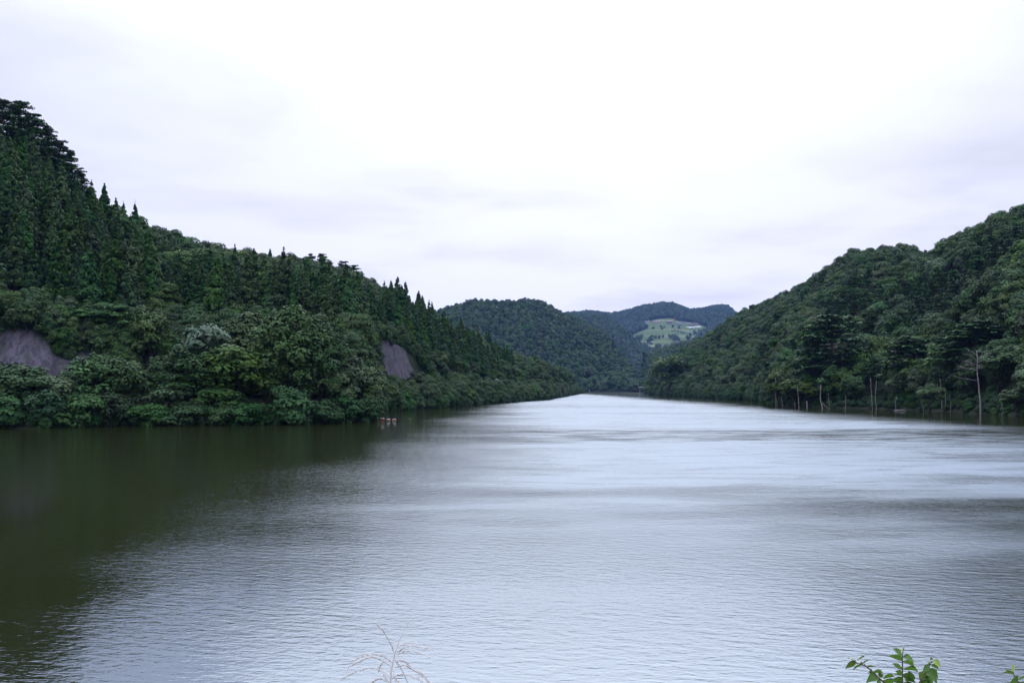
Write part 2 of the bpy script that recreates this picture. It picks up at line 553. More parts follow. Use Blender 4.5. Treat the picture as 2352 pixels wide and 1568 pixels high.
# haze: one closed box of thin air round the camera and all of the land
mb = MB()
mb.box((0, 3550, 292), (24000, 7900, 600))
hz = mb.build('haze', [])
m = bpy.data.materials.new('thin_haze')
m.use_nodes = True
t = NT(m.node_tree)
t.n.clear()
pv = t.new('ShaderNodeVolumePrincipled')
pv.inputs['Color'].default_value = (0.26, 0.43, 1.0, 1)
pv.inputs['Density'].default_value = 0.5 / 15500
pv.inputs['Anisotropy'].default_value = 0.2
t.l.new(pv.outputs[0], t.new('ShaderNodeOutputMaterial').inputs['Volume'])
hz.data.materials.append(m)
tag(hz, 'thin blue summer haze over the whole valley', None, None, 'stuff')


# ------------------------------------------------------------------ tree kinds (built once, copied after)
def quads_from(c, n, size, aspect, r):
    """one small folded leaf spray per centre; each a quad lying across its normal"""
    k = len(c)
    n = n / np.linalg.norm(n, axis=1, keepdims=True)
    rv = r.normal(size=(k, 3))
    u = np.cross(n, rv)
    u /= np.linalg.norm(u, axis=1, keepdims=True) + 1e-9
    v = np.cross(n, u)
    s = (size * r.uniform(0.6, 1.35, k))[:, None]
    a = (aspect * r.uniform(0.75, 1.3, k))[:, None]
    p0 = c - u * s * a * 0.5
    p2 = c + u * s * a * 0.5 - n * s * 0.15
    p1 = c + v * s * 0.5 + n * s * 0.10 + u * s * r.uniform(-.2, .2, (k, 1))
    p3 = c - v * s * 0.5 + n * s * 0.10 + u * s * r.uniform(-.2, .2, (k, 1))
    vs = np.stack([p0, p1, p2, p3], 1).reshape(-1, 3)
    fs = np.arange(4 * k).reshape(k, 4)
    return vs, fs


def sphere_dirs(k, r):
    d = r.normal(size=(k, 3))
    return d / np.linalg.norm(d, axis=1, keepdims=True)


def crown_broad(r, H, R, clumps, leaves, size, flat=0.82, low=0.22, layered=False, rcs=(0.26, 0.48)):
    cs, ns, ts = [], [], []
    zc, zr_ = H * (low + 1) / 2, H * (1 - low) / 2
    for i in range(clumps):
        d = sphere_dirs(1, r)[0]
        if d[2] < -0.35 and r.random() < 0.6:
            d[2] = -d[2]
        rad = r.uniform(0.45, 0.86) if i > clumps * 0.15 else r.uniform(0, .5)
        prof = 1.0 - 0.25 * max(d[2], 0)
        c0 = np.array([d[0] * R * rad * prof, d[1] * R * rad * prof, zc + d[2] * zr_ * rad * 1.02])
        c0[2] += r.normal() * 0.03 * H
        rc = R * r.uniform(*rcs)
        k = int(leaves * (rc / (0.3 * R)) ** 2)
        dd = sphere_dirs(k, r)
        fl = flat * (0.62 if layered else 1.0)
        dd[:, 2] = np.where((dd[:, 2] < -0.15) & (r.random(k) < 0.65), -dd[:, 2], dd[:, 2])
        pos = c0 + dd * rc * np.array([1, 1, fl]) * r.uniform(0.72, 1.08, (k, 1))
        if layered:
            rr = np.linalg.norm(pos[:, :2] - c0[:2], axis=1)
            pos[:, 2] -= 0.25 * rr ** 2 / rc
        out = (pos - np.array([0, 0, zc])) / R
        n = dd * 0.95 + out * 0.3 + np.array([0, 0, 0.5]) + r.normal(size=(k, 3)) * 0.26
        cs.append(pos)
        ns.append(n)
        ts.append(0.6 * r.random() + 0.4 * r.random(k))
    return quads_from(np.concatenate(cs), np.concatenate(ns), size, 1.45, r) + (np.concatenate(ts),)


def crown_cedar(r, H, R, tufts, leaves, size, low=0.16):
    cs, ns, ts = [], [], []
    for i in range(tufts):
        h = low + (1 - low) * (1 - (1 - r.random()) ** 0.62)
        q = (h - low) / (1 - low)
        prof = (1 - q) ** 1.0 * (0.8 + 0.2 * min(q * 4, 1))
        an = r.uniform(0, 2 * math.pi)
        rad = R * prof * r.uniform(0.62, 1.08)
        c0 = np.array([math.cos(an) * rad, math.sin(an) * rad, h * H - rad * 0.12])
        out = np.array([math.cos(an), math.sin(an), 0.25])
        tr = 0.10 * R + 0.27 * R * prof
        k = leaves
        dd = sphere_dirs(k, r)
        pos = c0 + dd * tr * np.array([1, 1, 0.95]) * r.uniform(0.5, 1.0, (k, 1))
        n = dd * 0.85 + out * 0.45 + np.array([0, 0, 0.4]) + r.normal(size=(k, 3)) * 0.26
        cs.append(pos)
        ns.append(n)
        ts.append(0.6 * r.random() + 0.4 * r.random(k))
    k = 26
    hh = np.linspace(0.88, 1.02, k)
    wd = 0.10 * R * (1.03 - hh) / 0.15
    pos = np.stack([r.normal(size=k) * wd, r.normal(size=k) * wd, hh * H], 1)
    cs.append(pos)
    ns.append(r.normal(size=(k, 3)) + np.array([0, 0, 0.3]))
    ts.append(r.random(k))
    return quads_from(np.concatenate(cs), np.concatenate(ns), size, 1.9, r) + (np.concatenate(ts),)


def crown_pine(r, H, R, pads, leaves, size, low=0.42, wide=1.0):
    cs, ns, limbs, ts = [], [], [], []
    for i in range(pads):
        q = (i + r.uniform(0, .8)) / pads
        h = low + (1 - low) * q
        prof = (1.0 - 0.82 * q ** 1.6) * (0.75 + 0.25 * min(1, q * 3))
        an = i * 2.399 + r.normal() * 0.4
        rad = R * prof * r.uniform(0.45, 0.95) * (1 if q < 0.93 else 0.2)
        c0 = np.array([math.cos(an) * rad, math.sin(an) * rad, h * H + r.normal() * 0.015 * H])
        pr = R * (0.26 + 0.24 * prof) * r.uniform(0.75, 1.2) * wide
        limbs.append((an, rad, h * H))
        for sub in range(3):
            c1 = c0 + np.array([r.normal() * pr * .55, r.normal() * pr * .55, r.normal() * pr * .06])
            k = leaves // 3
            aa, rr = r.uniform(0, 2 * math.pi, k), np.sqrt(r.random(k)) * pr * .75
            pos = c1 + np.stack([np.cos(aa) * rr, np.sin(aa) * rr, r.normal(size=k) * pr * .07 - 0.10 * rr ** 2 / pr], 1)
            n = np.stack([np.cos(aa) * rr / pr * .5, np.sin(aa) * rr / pr * .5, np.full(k, 0.85)], 1) + r.normal(size=(k, 3)) * 0.3
            cs.append(pos)
            ns.append(n)
            ts.append(0.6 * r.random() + 0.4 * r.random(k))
    vs, fs = quads_from(np.concatenate(cs), np.concatenate(ns), size, 2.1, r)
    return vs, fs, np.concatenate(ts), limbs


def trunk_mb(r, H, top, rad, bend=0.3, limbs=(), sides=6):
    mb = MB()
    n = 6
    off = [Vector((r.normal() * bend * (i / n), r.normal() * bend * (i / n), 0)) for i in range(n + 1)]
    pts = [off[i] + Vector((0, 0, -0.6 + (top * H + 0.6) * i / n)) for i in range(n + 1)]
    mb.tube(pts, [rad * (1.15 - 0.95 * i / n) for i in range(n + 1)], sides)
    for an, rr, z in limbs:
        f = min(max((z + 0.6) / (top * H + 0.6), 0), 1) * n
        i = min(int(f), n - 1)
        p = pts[i].lerp(pts[i + 1], f - i)
        e = Vector((math.cos(an) * rr, math.sin(an) * rr, z))
        p = p - Vector((0, 0, rr * 0.15))
        mb.tube([p, p.lerp(e, .55) + Vector((0, 0, 0.12 * rr)), e], [rad * .33, rad * .22, rad * .1], 4, cap=False)
    return mb


PROTO = {}


def make_proto(key, kind, mat, barkmat, n, H, R, a, bnum, size, **kw):
    """n variants of a tree kind: a crown mesh, a trunk mesh and the two joined"""
    out = []
    for i in range(n):
        r = np.random.default_rng(100 + i * 7 + sum(map(ord, key)))
        limbs = []
        if kind == 'broad':
            vs, fs, tint = crown_broad(r, H, R, a, bnum, size, **kw)
            limbs = [(r.uniform(0, 6.28), R * r.uniform(.35, .7), H * r.uniform(.4, .8)) for _ in range(7)]
            tb = trunk_mb(r, H, 0.8, 0.018 * H + .05, 0.5, limbs)
        elif kind == 'cedar':
            vs, fs, tint = crown_cedar(r, H * r.uniform(.85, 1.1), R * r.uniform(.75, 1.2), a, bnum, size, **kw)
            tb = trunk_mb(r, H, 0.97, 0.014 * H, 0.08)
        else:
            vs, fs, tint, limbs = crown_pine(r, H, R, a, bnum, size, **kw)
            tb = trunk_mb(r, H, 0.95, 0.013 * H, 0.35, limbs)
        cm = np_mesh(key + '_crown', vs, fs, mat, tint)
        tm = tb.mesh(key + '_trunk', barkmat, True)
        # joined mesh for the far forest
        tv = np.array(tb.v)
        tf = np.array([f for f in tb.f if len(f) == 4])
        jm = np_mesh(key + '_whole', np.concatenate([vs, tv]), np.concatenate([fs, tf + len(vs)]), [mat, barkmat],
                     np.concatenate([tint, np.zeros(len(tf))]), midx=np.concatenate([np.zeros(len(fs)), np.ones(len(tf))]))
        out.append((cm, tm, jm))
    PROTO[key] = dict(v=out, H=H, R=R)


make_proto('cedar', 'cedar', M['cedar'], M['bark'], 7, 16.0, 3.1, 120, 30, 0.42)
make_proto('broad', 'broad', M['broad'], M['bark'], 7, 11.0, 4.3, 30, 95, 0.42)
make_proto('layered', 'broad', M['broad'], M['bark'], 3, 12.0, 5.0, 60, 120, 0.40, layered=True, low=0.05, rcs=(0.2, 0.36))
make_proto('hero', 'broad', M['broad'], M['bark'], 3, 18.0, 7.0, 110, 110, 0.42, low=0.02, rcs=(0.16, 0.30))
make_proto('pine', 'pine', M['pine'], M['redbark'], 5, 14.0, 3.4, 26, 84, 0.42)
make_proto('bigpine', 'pine', M['pine'], M['redbark'], 4, 20.0, 5.4, 36, 130, 0.44, low=0.28)
make_proto('shrub', 'broad', M['shrub'], M['bark'], 4, 4.5, 2.9, 30, 95, 0.30, low=-0.25)
make_proto('pale', 'broad', M['pale'], M['bark'], 2, 11.0, 4.2, 40, 80, 0.42, layered=True)
make_proto('lime', 'broad', M['lime'], M['bark'], 2, 8.0, 2.8, 26, 70, 0.36)
make_proto('blossom', 'broad', M['blossom'], M['bark'], 1, 9.0, 3.4, 34, 70, 0.42)
make_proto('farbroad', 'broad', M['broad'], M['bark'], 5, 12.0, 5.6, 22, 34, 1.1, low=0.1, rcs=(0.26, 0.46))
make_proto('farcedar', 'cedar', M['cedar'], M['bark'], 3, 17.0, 2.8, 40, 8, 1.0)

PLANTED = []          # every planted tree: (x, y, z, kind, scale, rotation, zone)


def put(kind, x, y, z, s, zone, rot=None, sx=1.0):
    PLANTED.append(dict(k=kind, x=x, y=y, z=z, s=s, zone=zone, r=rng.uniform(0, 6.283) if rot is None else rot, sx=sx))


def put_top(kind, px, ytop, Y, zone, wide=None, zmin=None):
    """a tree at depth Y whose top the photo shows at (px, ytop)"""
    p = at(px, ytop, Y)
    z = max(tz(p.x, Y), 0.15) if zmin is None else zmin
    s = max((p.z - z) / PROTO[kind]['H'], 0.25)
    sx = 1.0
    if wide:
        sx = wide * K / F * Y / 2 / (PROTO[kind]['R'] * s)
    put(kind, p.x, Y, z, s, zone, sx=sx)


def inside(poly, x, y):
    c = np.zeros(np.shape(x), bool)
    j = len(poly) - 1
    for i in range(len(poly)):
        xi, yi = poly[i]
        xj, yj = poly[j]
        c ^= ((yi > y) != (yj > y)) & (x < (xj - xi) * (y - yi) / (yj - yi + 1e-12) + xi)
        j = i
    return c


MEADOW = [(1449, 769), (1490, 753), (1476, 745), (1490, 738), (1512, 731), (1540, 730), (1562, 737), (1600, 741), (1627, 752), (1612, 766),
          (1592, 785), (1579, 791), (1540, 797), (1497, 803), (1482, 796), (1462, 788)]
WALL1 = [(-60, 772), (0, 777), (60, 786), (140, 790), (225, 816), (262, 838), (352, 815), (352, 892), (262, 900), (160, 856), (60, 852), (-60, 850)]
WALL2 = [(868, 782), (900, 788), (930, 803), (955, 832), (974, 856), (960, 872), (915, 872), (880, 838)]


def grid_points(name, spacing, dmin, back, xr):
    """jittered planting grid over one hill"""
    zr_rows = np.array(HILLS[name]['rows'], float)
    y0 = zr_rows[(zr_rows[:, 0] >= xr[0]) & (zr_rows[:, 0] <= xr[1])][:, 3].min()
    y1 = zr_rows[(zr_rows[:, 0] >= xr[0]) & (zr_rows[:, 0] <= xr[1])][:, 2].max() + back
    u0, u1 = (xr[0] * K - 512) / F, (xr[1] * K - 512) / F
    ys = np.arange(y0, y1, spacing)
    xs = np.arange(min(u0 * y0, u0 * y1), max(u1 * y0, u1 * y1), spacing)
    X, Y = np.meshgrid(xs, ys)
    X = X + rng.uniform(-.45, .45, X.shape) * spacing + ((np.arange(len(ys)) % 2) * spacing * .5)[:, None]
    Y = Y + rng.uniform(-.45, .45, Y.shape) * spacing
    X, Y = X.ravel(), Y.ravel()
    px = (512 + F * X / Y) / K
    zr, Dr, Ds = hill_params(name, px)
    ok = (px > xr[0]) & (px < xr[1]) & (Y > Ds + dmin) & (Y < Dr + back)
    X, Y, px, zr, Dr, Ds = (q[ok] for q in (X, Y, px, zr, Dr, Ds))
    Z = terrain(X, Y)
    own = hill_z(name, px, Y, X)
    ok = (own >= Z - 0.5) & (Z > 0.1)
    return [q[ok] for q in (X, Y, Z, px, Y - Ds, (Y - Ds) / np.maximum(Dr - Ds, 1))]


# --- left hill: cedar plantation with broadleaved fringe
X, Y, Z, P, D, T = grid_points('left', 5.7, 44, 45, (-70, 1340))
mixn = fbm(X / 38.0, Y / 38.0, 3, 21)
for x, y, z, p, d, tt, mn in zip(X, Y, Z, P, D, T, mixn):
    yp = (HOR - F * (z + 5 - HCAM) / y) / K
    crest = tt > (0.55 if 345 < p < 880 else 0.70)
    cedar = mn > -0.45 + max(0, (p - 900) / 420.0) + (0.9 if d < 56 else 0) + (1.1 if crest and 345 < p < 880 else 0.35 if tt > .8 else 0)
    if cedar and rng.random() < 0.92:
        put('cedar', x, y, z, rng.uniform(0.8, 1.38) * (rng.uniform(.55, .75) if tt > .8 else rng.uniform(.65, .85) if tt > .5 and 170 < p <= 345 else rng.uniform(.62, .85) if tt > .36 and 345 < p < 880 else 1.0), 'left')
    elif rng.random() < (0.95 if d < 58 else 0.5):
        k = rng.choice(['broad', 'broad', 'broad', 'broad', 'layered', 'broad'] if crest else ['broad', 'broad', 'layered'])
        put(str(k), x, y, z, rng.uniform(0.7, 1.05) * (0.75 if d < 62 else 1.25 if crest else 1), 'left')
# lower bank, headland and the shore behind it
X, Y, Z, P, D, T = grid_points('left', 4.6, 1, -1, (-70, 1335))
for x, y, z, p, d, tt in zip(X, Y, Z, P, D, T):
    if d > 46 or (p < 830 and d < 20):
        continue
    if d > 20:                                                  # road bench and cut: scrub, kept off the bare faces
        bare = p < 226 or 322 < p < 356 or 866 < p < 976
        if bare and d > 27:
            continue
        if bare:
            put('shrub', x, y, z, rng.uniform(0.5, 0.75) if p < 300 else rng.uniform(0.35, 0.55), 'leftscrub')
        elif rng.random() < 0.5:
            put('shrub', x, y, z - 0.5, rng.uniform(0.9, 1.6), 'leftscrub')
        else:
            put('broad', x, y, z - 1.0, rng.uniform(0.5, 0.8), 'leftscrub')
        continue
    if rng.random() < 0.75:
        put(str(rng.choice(['broad', 'broad', 'layered'])), x, y, z, rng.uniform(0.62, 0.98), 'leftshore')
    else:
        put('shrub', x, y, z, rng.uniform(0.9, 1.5), 'leftshore')
for p in np.arange(236, 866, 7.0):
    if 318 < p < 360:
        continue
    Ds = float(hill_params('left', np.array([p]))[2][0])
    for d in (36, 41, 46):
        y = Ds + d + rng.uniform(-2, 2)
        x = (p * K - 512) / F * y
        put(str(rng.choice(['shrub', 'broad', 'layered'])), x, y, tz(x, y) - 1.5, rng.uniform(0.6, 0.9), 'leftscrub')
for p, d in [(958, 46), (968, 43), (979, 40), (988, 37), (990, 43), (952, 49), (974, 47), (864, 33), (868, 37), (860, 42), (876, 31), (994, 33)]:
    if p < 250 and rng.random() < 0.45:
        continue
    q = p + rng.uniform(-4, 4)
    y = float(hill_params('left', np.array([q]))[2][0]) + d
    x = (q * K - 512) / F * y
    put('shrub', x, y, tz(x, y) - 0.3, rng.uniform(0.35, 0.6) if p < 250 else rng.uniform(0.9, 1.3), 'leftscrub')
for p in np.arange(-60, 1000, 9.0):
    if not (p < 245 or 850 < p < 990):
        continue
    Ds = float(hill_params('left', np.array([p]))[2][0])
    for d in ((48, 50.5) if p < 105 else (47.5, 50) if p > 800 else (43, 45.5, 48, 50)):
        y = Ds + d + rng.uniform(-1, 1)
        x = (p * K - 512) / F * y
        put(str(rng.choice(['shrub', 'shrub', 'broad'])), x, y, tz(x, y) - 0.8, rng.uniform(0.55, 0.85), 'leftscrub')


def waterline(name, xr, step, zone, kinds, s0, s1, off):
    """plants along a shore, evenly spaced in metres"""
    pxs = np.arange(xr[0], xr[1], 0.5)
    Ds = hill_params(name, pxs)[2]
    if name in ('left', 'right'):
        Ds = Ds * (1 + 0.012 * fbm(pxs / 40.0, pxs * 0 + 3, 2, 4))
    xs = (pxs * K - 512) / F * Ds
    run = np.concatenate([[0], np.cumsum(np.hypot(np.diff(xs), np.diff(Ds)))])
    for q in np.arange(0, run[-1], step):
        y = float(np.interp(q, run, Ds)) + rng.uniform(*off)
        x = float(np.interp(q, run, xs)) * y / float(np.interp(q, run, Ds)) + rng.uniform(-.5, .5) * step
        put(str(rng.choice(kinds)), x, y, max(tz(x, y), -0.2), rng.uniform(s0, s1), zone)


waterline('left', (-70, 860), 2.4, 'leftedge', ['shrub'], 0.55, 0.95, (-0.5, 1.5))
waterline('left', (855, 1340), 2.6, 'leftedge', ['shrub'], 0.7, 1.3, (-0.5, 2.0))
waterline('left', (855, 1340), 5.0, 'leftshore', ['broad', 'broad', 'layered'], 0.6, 0.85, (2.0, 6.0))
waterline('right', (1484, 1790), 2.6, 'rightedge', ['shrub'], 0.8, 1.5, (-0.5, 2.0))
waterline('right', (1484, 1790), 5.0, 'rightshore', ['broad', 'broad', 'layered'], 0.75, 1.1, (2.0, 7.0))
waterline('right', (1775, 2420), 1.7, 'rightedge', ['shrub'], 0.28, 0.6, (0.5, 3.5))
waterline('right', (1775, 2420), 2.2, 'rightedge', ['shrub'], 0.5, 0.9, (4.5, 10.0))
waterline('middle', (1320, 1486), 6.0, 'middle', ['farbroad'], 0.4, 0.8, (0.0, 6.0))
# --- right hill: broadleaved wood with red pines
X, Y, Z, P, D, T = grid_points('right', 7.6, 1.0, 45, (1484, 2420))
mixn = fbm(X / 45.0, Y / 45.0, 3, 33)
for x, y, z, p, d, tt, mn in zip(X, Y, Z, P, D, T, mixn):
    if rng.random() < 0.12:
        continue
    if d < 9:
        if p > 1775:
            put('broad', x, y, z, rng.uniform(1.0, 1.4), 'rightshore')
            continue
        put(str(rng.choice(['broad', 'shrub', 'layered'])), x, y, z, rng.uniform(0.6, 0.95), 'rightshore')
    elif mn > 0.26 and p > 1640:
        put('pine', x, y, z, rng.uniform(0.75, 1.15), 'right')
    elif rng.random() < 0.03:
        put('cedar', x, y, z, rng.uniform(0.6, 0.85), 'right')
    else:
        put(str(rng.choice(['broad'] * 5 + ['layered'])), x, y, z, rng.uniform(0.8, 1.5), 'right')
# --- hills up the valley
for nme, sp, xr, dm, back in (('middle', 11.0, (985, 1500), 2, 40), ('second', 14.5, (1290, 1545), 10, 60), ('spur', 10.0, (1452, 1700), 4, 40),
                              ('far', 18.0, (1300, 1790), 210, 90)):
    X, Y, Z, P, D, T = grid_points(nme, sp, dm, back, xr)
    mn = fbm(X / 110.0, Y / 110.0, 3, 41)
    yp = (HOR - F * (Z - HCAM) / Y) / K
    skip = inside(MEADOW, P, yp) if nme == 'far' else np.zeros(len(X), bool)
    edge = fbm(X / 60.0, Y / 60.0, 2, 77)
    for x, y, z, p, m_, sk, ed, tt in zip(X, Y, Z, P, mn, skip, edge, T):
        if sk and not (ed > 0.5):
            continue
        if m_ > 0.30 and tt < 0.7 and nme in ('middle', 'spur'):
            put('farcedar', x, y, z, rng.uniform(0.7, 1.05), nme)
            put('farcedar', x + 3.5, y + 2, z, rng.uniform(0.7, 1.05), nme)
        else:
            put('farbroad', x, y, z, rng.uniform(0.85, 1.6) * {'far': 1.5, 'second': 1.3}.get(nme, 1.0) * (0.4 if sk else 1), nme)

SPECIAL = []


def special(kind, px, ytop, Y, label, cat, group=None, wide=None):
    n0 = len(PLANTED)
    put_top(kind, px, ytop, Y, 'special', wide)
    PLANTED[n0].update(label=label, cat=cat, group=group)


# pines on the near crest, upper left
RP = 'red pines crowding the crest at upper left'
for px, yt, Yd, lb in ((-45, 238, 326, 'tall red pine cut by the left edge on the crest'), (8, 226, 330, 'tallest red pine of the crest clump at upper left'),
                       (44, 232, 336, 'red pine with a pointed top second highest in the crest clump'), (78, 262, 334, 'red pine halfway down the slanting outline of the crest clump'),
                       (104, 288, 338, 'red pine with rounded shoulder in the crest clump'), (132, 318, 340, 'red pine with long level boughs against the sky'),
                       (158, 348, 343, 'lowest red pine of the crest clump reaching right over the cedars'), (20, 330, 318, 'dark red pine in front of the tall crest clump'),
                       (75, 360, 320, 'red pine standing just above the cedar plantation'), (130, 395, 325, 'small red pine at the foot of the crest clump'), (55, 300, 327, 'dense red pine in the heart of the crest clump'),
                       (100, 338, 330, 'broad red pine under the rounded shoulder of the crest clump'), (142, 366, 336, 'red pine with level boughs under the slanting outline'),
                       (180, 388, 345, 'outermost red pine with boughs pointing down the slope'), (-5, 290, 322, 'red pine with a bare trunk near the left edge')):
    special('bigpine', px, yt, Yd, lb, 'pine tree', RP)
for px, yt, Yd, lb in ((210, 422, 346, 'small pointed cedar on the skyline right of the red pines'), (240, 418, 350, 'pointed cedar standing tall on the skyline below the red pines'),
                       (284, 455, 356, 'thin cedar spire between two larger skyline cedars'), (310, 455, 360, 'narrow pointed cedar leaning out of the left skyline'),
                       (305, 552, 262, 'bright green cedar spire standing out of the plantation slope'), (175, 600, 250, 'green cedar at the lower edge of the plantation'),
                       (970, 676, 520, 'slim twin topped cedar at the low end of the left skyline'), (955, 690, 515, 'cedar beside the slim skyline cedar at the end of the hill'),
                       (992, 700, 530, 'last cedar on the left hill before the distant hill'), (900, 652, 500, 'first of the pointed skyline cedars above the bare slope'),
                       (915, 660, 505, 'second pointed skyline cedar above the bare slope'), (932, 672, 508, 'third pointed skyline cedar above the bare slope'),
                       (1036, 722, 600, 'dark cedar standing up before the middle hill'), (1096, 742, 640, 'pointed dark cedar above the far bend of the left shore'),
                       (1116, 764, 650, 'bright cedar right of the pointed dark cedar'), (586, 700, 262, 'yellow green cedar top behind the big rounded tree'),
                       (500, 620, 300, 'pale green tiered cedar above the big shore trees'), (620, 568, 440, 'dark pointed conifer on the left skyline')):
    special('cedar', px, yt, Yd, lb, 'cedar tree', 'cedars that stand out on the left hill')
for px, yt, Yd, k, lb in ((575, 568, 425, 'broad', 'round open crowned tree on the left skyline'), (712, 584, 462, 'pine', 'spreading pine in the middle of the left skyline'),
                          (740, 582, 466, 'pine', 'tallest spreading pine of the middle skyline group'), (790, 600, 480, 'pine', 'flat topped pine at the right of the skyline group'),
                          (815, 610, 488, 'pine', 'pine with boughs pointing right on the left skyline'), (40, 590, 246, 'bigpine', 'feathery young pine low on the slope at the left edge'),
                          (850, 640, 500, 'broad', 'rounded tree on the skyline before the pointed cedars')):
    special(k, px, yt, Yd, lb, 'pine tree' if 'pine' in k else 'broadleaf tree', 'trees that stand out on the left skyline')
# big trees on the near left shore
SH = 'broadleaved trees along the near left shore'
for px, yt, Yd, k, wd, lb in (
        (-25, 825, 190, 'broad', 150, 'bushy shore tree cut off by the left edge'), (55, 838, 191, 'broad', 150, 'low bushy tree under the bare slope at far left'),
        (130, 858, 193, 'broad', 120, 'low dark tree below the right end of the bare slope'), (210, 812, 198, 'hero', 170, 'rounded leafy tree right of the bare slope'),
        (285, 822, 199, 'broad', 120, 'leafy tree left of the gap that shows the road'), (255, 690, 240, 'layered', 130, 'flat layered tree growing out above the bare slope'),
        (190, 700, 240, 'layered', 120, 'blue green flat crowned tree above the bare slope'), (345, 715, 236, 'broad', 100, 'leafy tree at the foot of the plantation'),
        (478, 735, 214, 'pale', 150, 'silvery pale topped tree among the big shore trees'), (430, 790, 208, 'hero', 210, 'wide tree with flat dark layers on the left shore'),
        (540, 800, 210, 'broad', 170, 'dark layered tree left of the big rounded tree'), (560, 720, 228, 'broad', 140, 'leafy tree behind the dark layered tree'),
        (665, 700, 216, 'hero', 215, 'biggest rounded tree on the near left shore'), (735, 740, 218, 'hero', 160, 'rounded pale topped tree at the right of the big shore clump'),
        (610, 760, 214, 'hero', 150, 'dark rounded tree in the middle of the shore clump'), (800, 815, 221, 'broad', 110, 'shore tree at the tip of the left headland'),
        (845, 845, 226, 'broad', 95, 'last low tree on the tip of the left headland'), (770, 850, 216, 'lime', 90, 'yellow green young tree under the headland trees'),
        (500, 880, 205, 'broad', 130, 'dark low tree overhanging the water at the shore clump'), (390, 880, 203, 'broad', 120, 'low tree at the water in front of the layered tree')):
    special(k, px, yt, Yd, lb, 'broadleaf tree', SH, wd)
for px, yt, Yd, wd, lb in ((20, 905, 184, 110, 'leafy shrub at the waterline at the left edge'), (100, 900, 187, 110, 'second leafy waterline shrub from the left edge'),
                           (180, 895, 191, 120, 'waterline shrub under the rounded leafy tree'), (265, 905, 195, 110, 'dark waterline shrub left of the pink reeds'),
                           (340, 925, 196, 90, 'low shrub behind the pink reeds at the waterline'), (420, 925, 198, 100, 'low dark shrub right of the pink reeds'),
                           (500, 930, 200, 100, 'dark shrub hanging over the water below the layered trees'), (570, 925, 201, 100, 'dark shrub left of the vine covered bush'),
                           (672, 890, 203, 105, 'bright vine covered bush at the foot of the big rounded tree'), (740, 920, 207, 90, 'waterline shrub right of the bleached stick'),
                           (790, 905, 213, 90, 'yellowish shrub near the tip of the headland'), (835, 910, 219, 80, 'last waterline shrub of the left headland'), (855, 930, 224, 50, 'low scrub on the very tip of the headland')):
    special('shrub', px, yt, Yd, lb, 'shrub', 'shrubs along the near left waterline', wd)
special('blossom', 880, 742, 392, 'tree with cream blossom above the bare grey slope', 'broadleaf tree')
special('blossom', 1142, 868, 520, 'tree with cream blossom low over the far left shore', 'broadleaf tree')
# trees that stand out on the right shore
for px, yt, Yd, k, wd, lb in ((1912, 722, 392, 'bigpine', 150, 'tall red pine with a bare trunk above the flooded trunks'), (1872, 748, 396, 'pine', 90, 'red pine left of the tall bare trunked pine'),
                              (2095, 770, 350, 'bigpine', 130, 'layered pine in the middle of the right shore'), (2240, 735, 318, 'bigpine', 180, 'wide flat crowned pine above the dead tree')):
    special(k, px, yt, Yd, lb, 'pine tree', 'pines that stand out on the right shore', wd)
for px, yt, Yd, k, wd, lb in ((1822, 868, 392, 'lime', 75, 'bright yellow green tree behind the flooded trunks'), (1786, 850, 408, 'lime', 60, 'light green sapling over the flooded trunks'),
                              (1850, 872, 385, 'lime', 60, 'yellow green sapling right of the bright tree'), (2335, 890, 262, 'lime', 80, 'yellow green bush at the waterline on the right edge'),
                              (2322, 795, 288, 'broad', 115, 'mid green tree at the right edge beside the dead tree'), (2135, 880, 300, 'broad', 70, 'small tree behind the pair of pale trunks'),
                              (1540, 815, 930, 'broad', 90, 'pale green tree at the left tip of the right shore'), (1505, 840, 1090, 'broad', 45, 'last tree on the tip of the right shore')):
    special(k, px, yt, Yd, lb, 'broadleaf tree', 'trees that stand out on the right shore', wd)
# trees on the far meadow
for i, (px, yb, wd) in enumerate(((1464, 778, 9), (1475, 775, 8), (1497, 777, 9), (1506, 779, 9), (1514, 778, 8), (1523, 776, 7), (1538, 777, 8), (1546, 779, 12), (1492, 790, 17),
                     (1551, 787, 18), (1558, 784, 10), (1585, 774, 10), (1596, 771, 10), (1612, 768, 12), (1580, 782, 12), (1470, 786, 16), (1520, 757, 6), (1500, 756, 7), (1545, 753, 8), (1560, 755, 7))):
    g = ground_at(px, yb, 3850, 5700, 4.0)
    s = wd * K / F * g.y / 2 / 5.6
    put('farbroad', g.x, g.y, g.z, s, 'special')
    PLANTED[-1].update(label='round dark tree standing alone on the far green meadow', cat='broadleaf tree', group='trees dotted over the far meadow')
for px, yt, yb, lb in ((1408, 768, 812, 'dark spire of a cedar on the slope of the middle hill'), (1479, 815, 880, 'dark cedar by the far end of the lake'), (1563, 790, 812, 'cedar poking up below the far meadow')):
    g = ground_at(px, yb, 1845 if px < 1470 else 1880, 2400, 2.0)
    put('farcedar', g.x, g.y, g.z, (yb - yt) * K / F * g.y / 17.0, 'special')
    PLANTED[-1].update(label=lb, cat='cedar tree', group='cedars far up the valley')

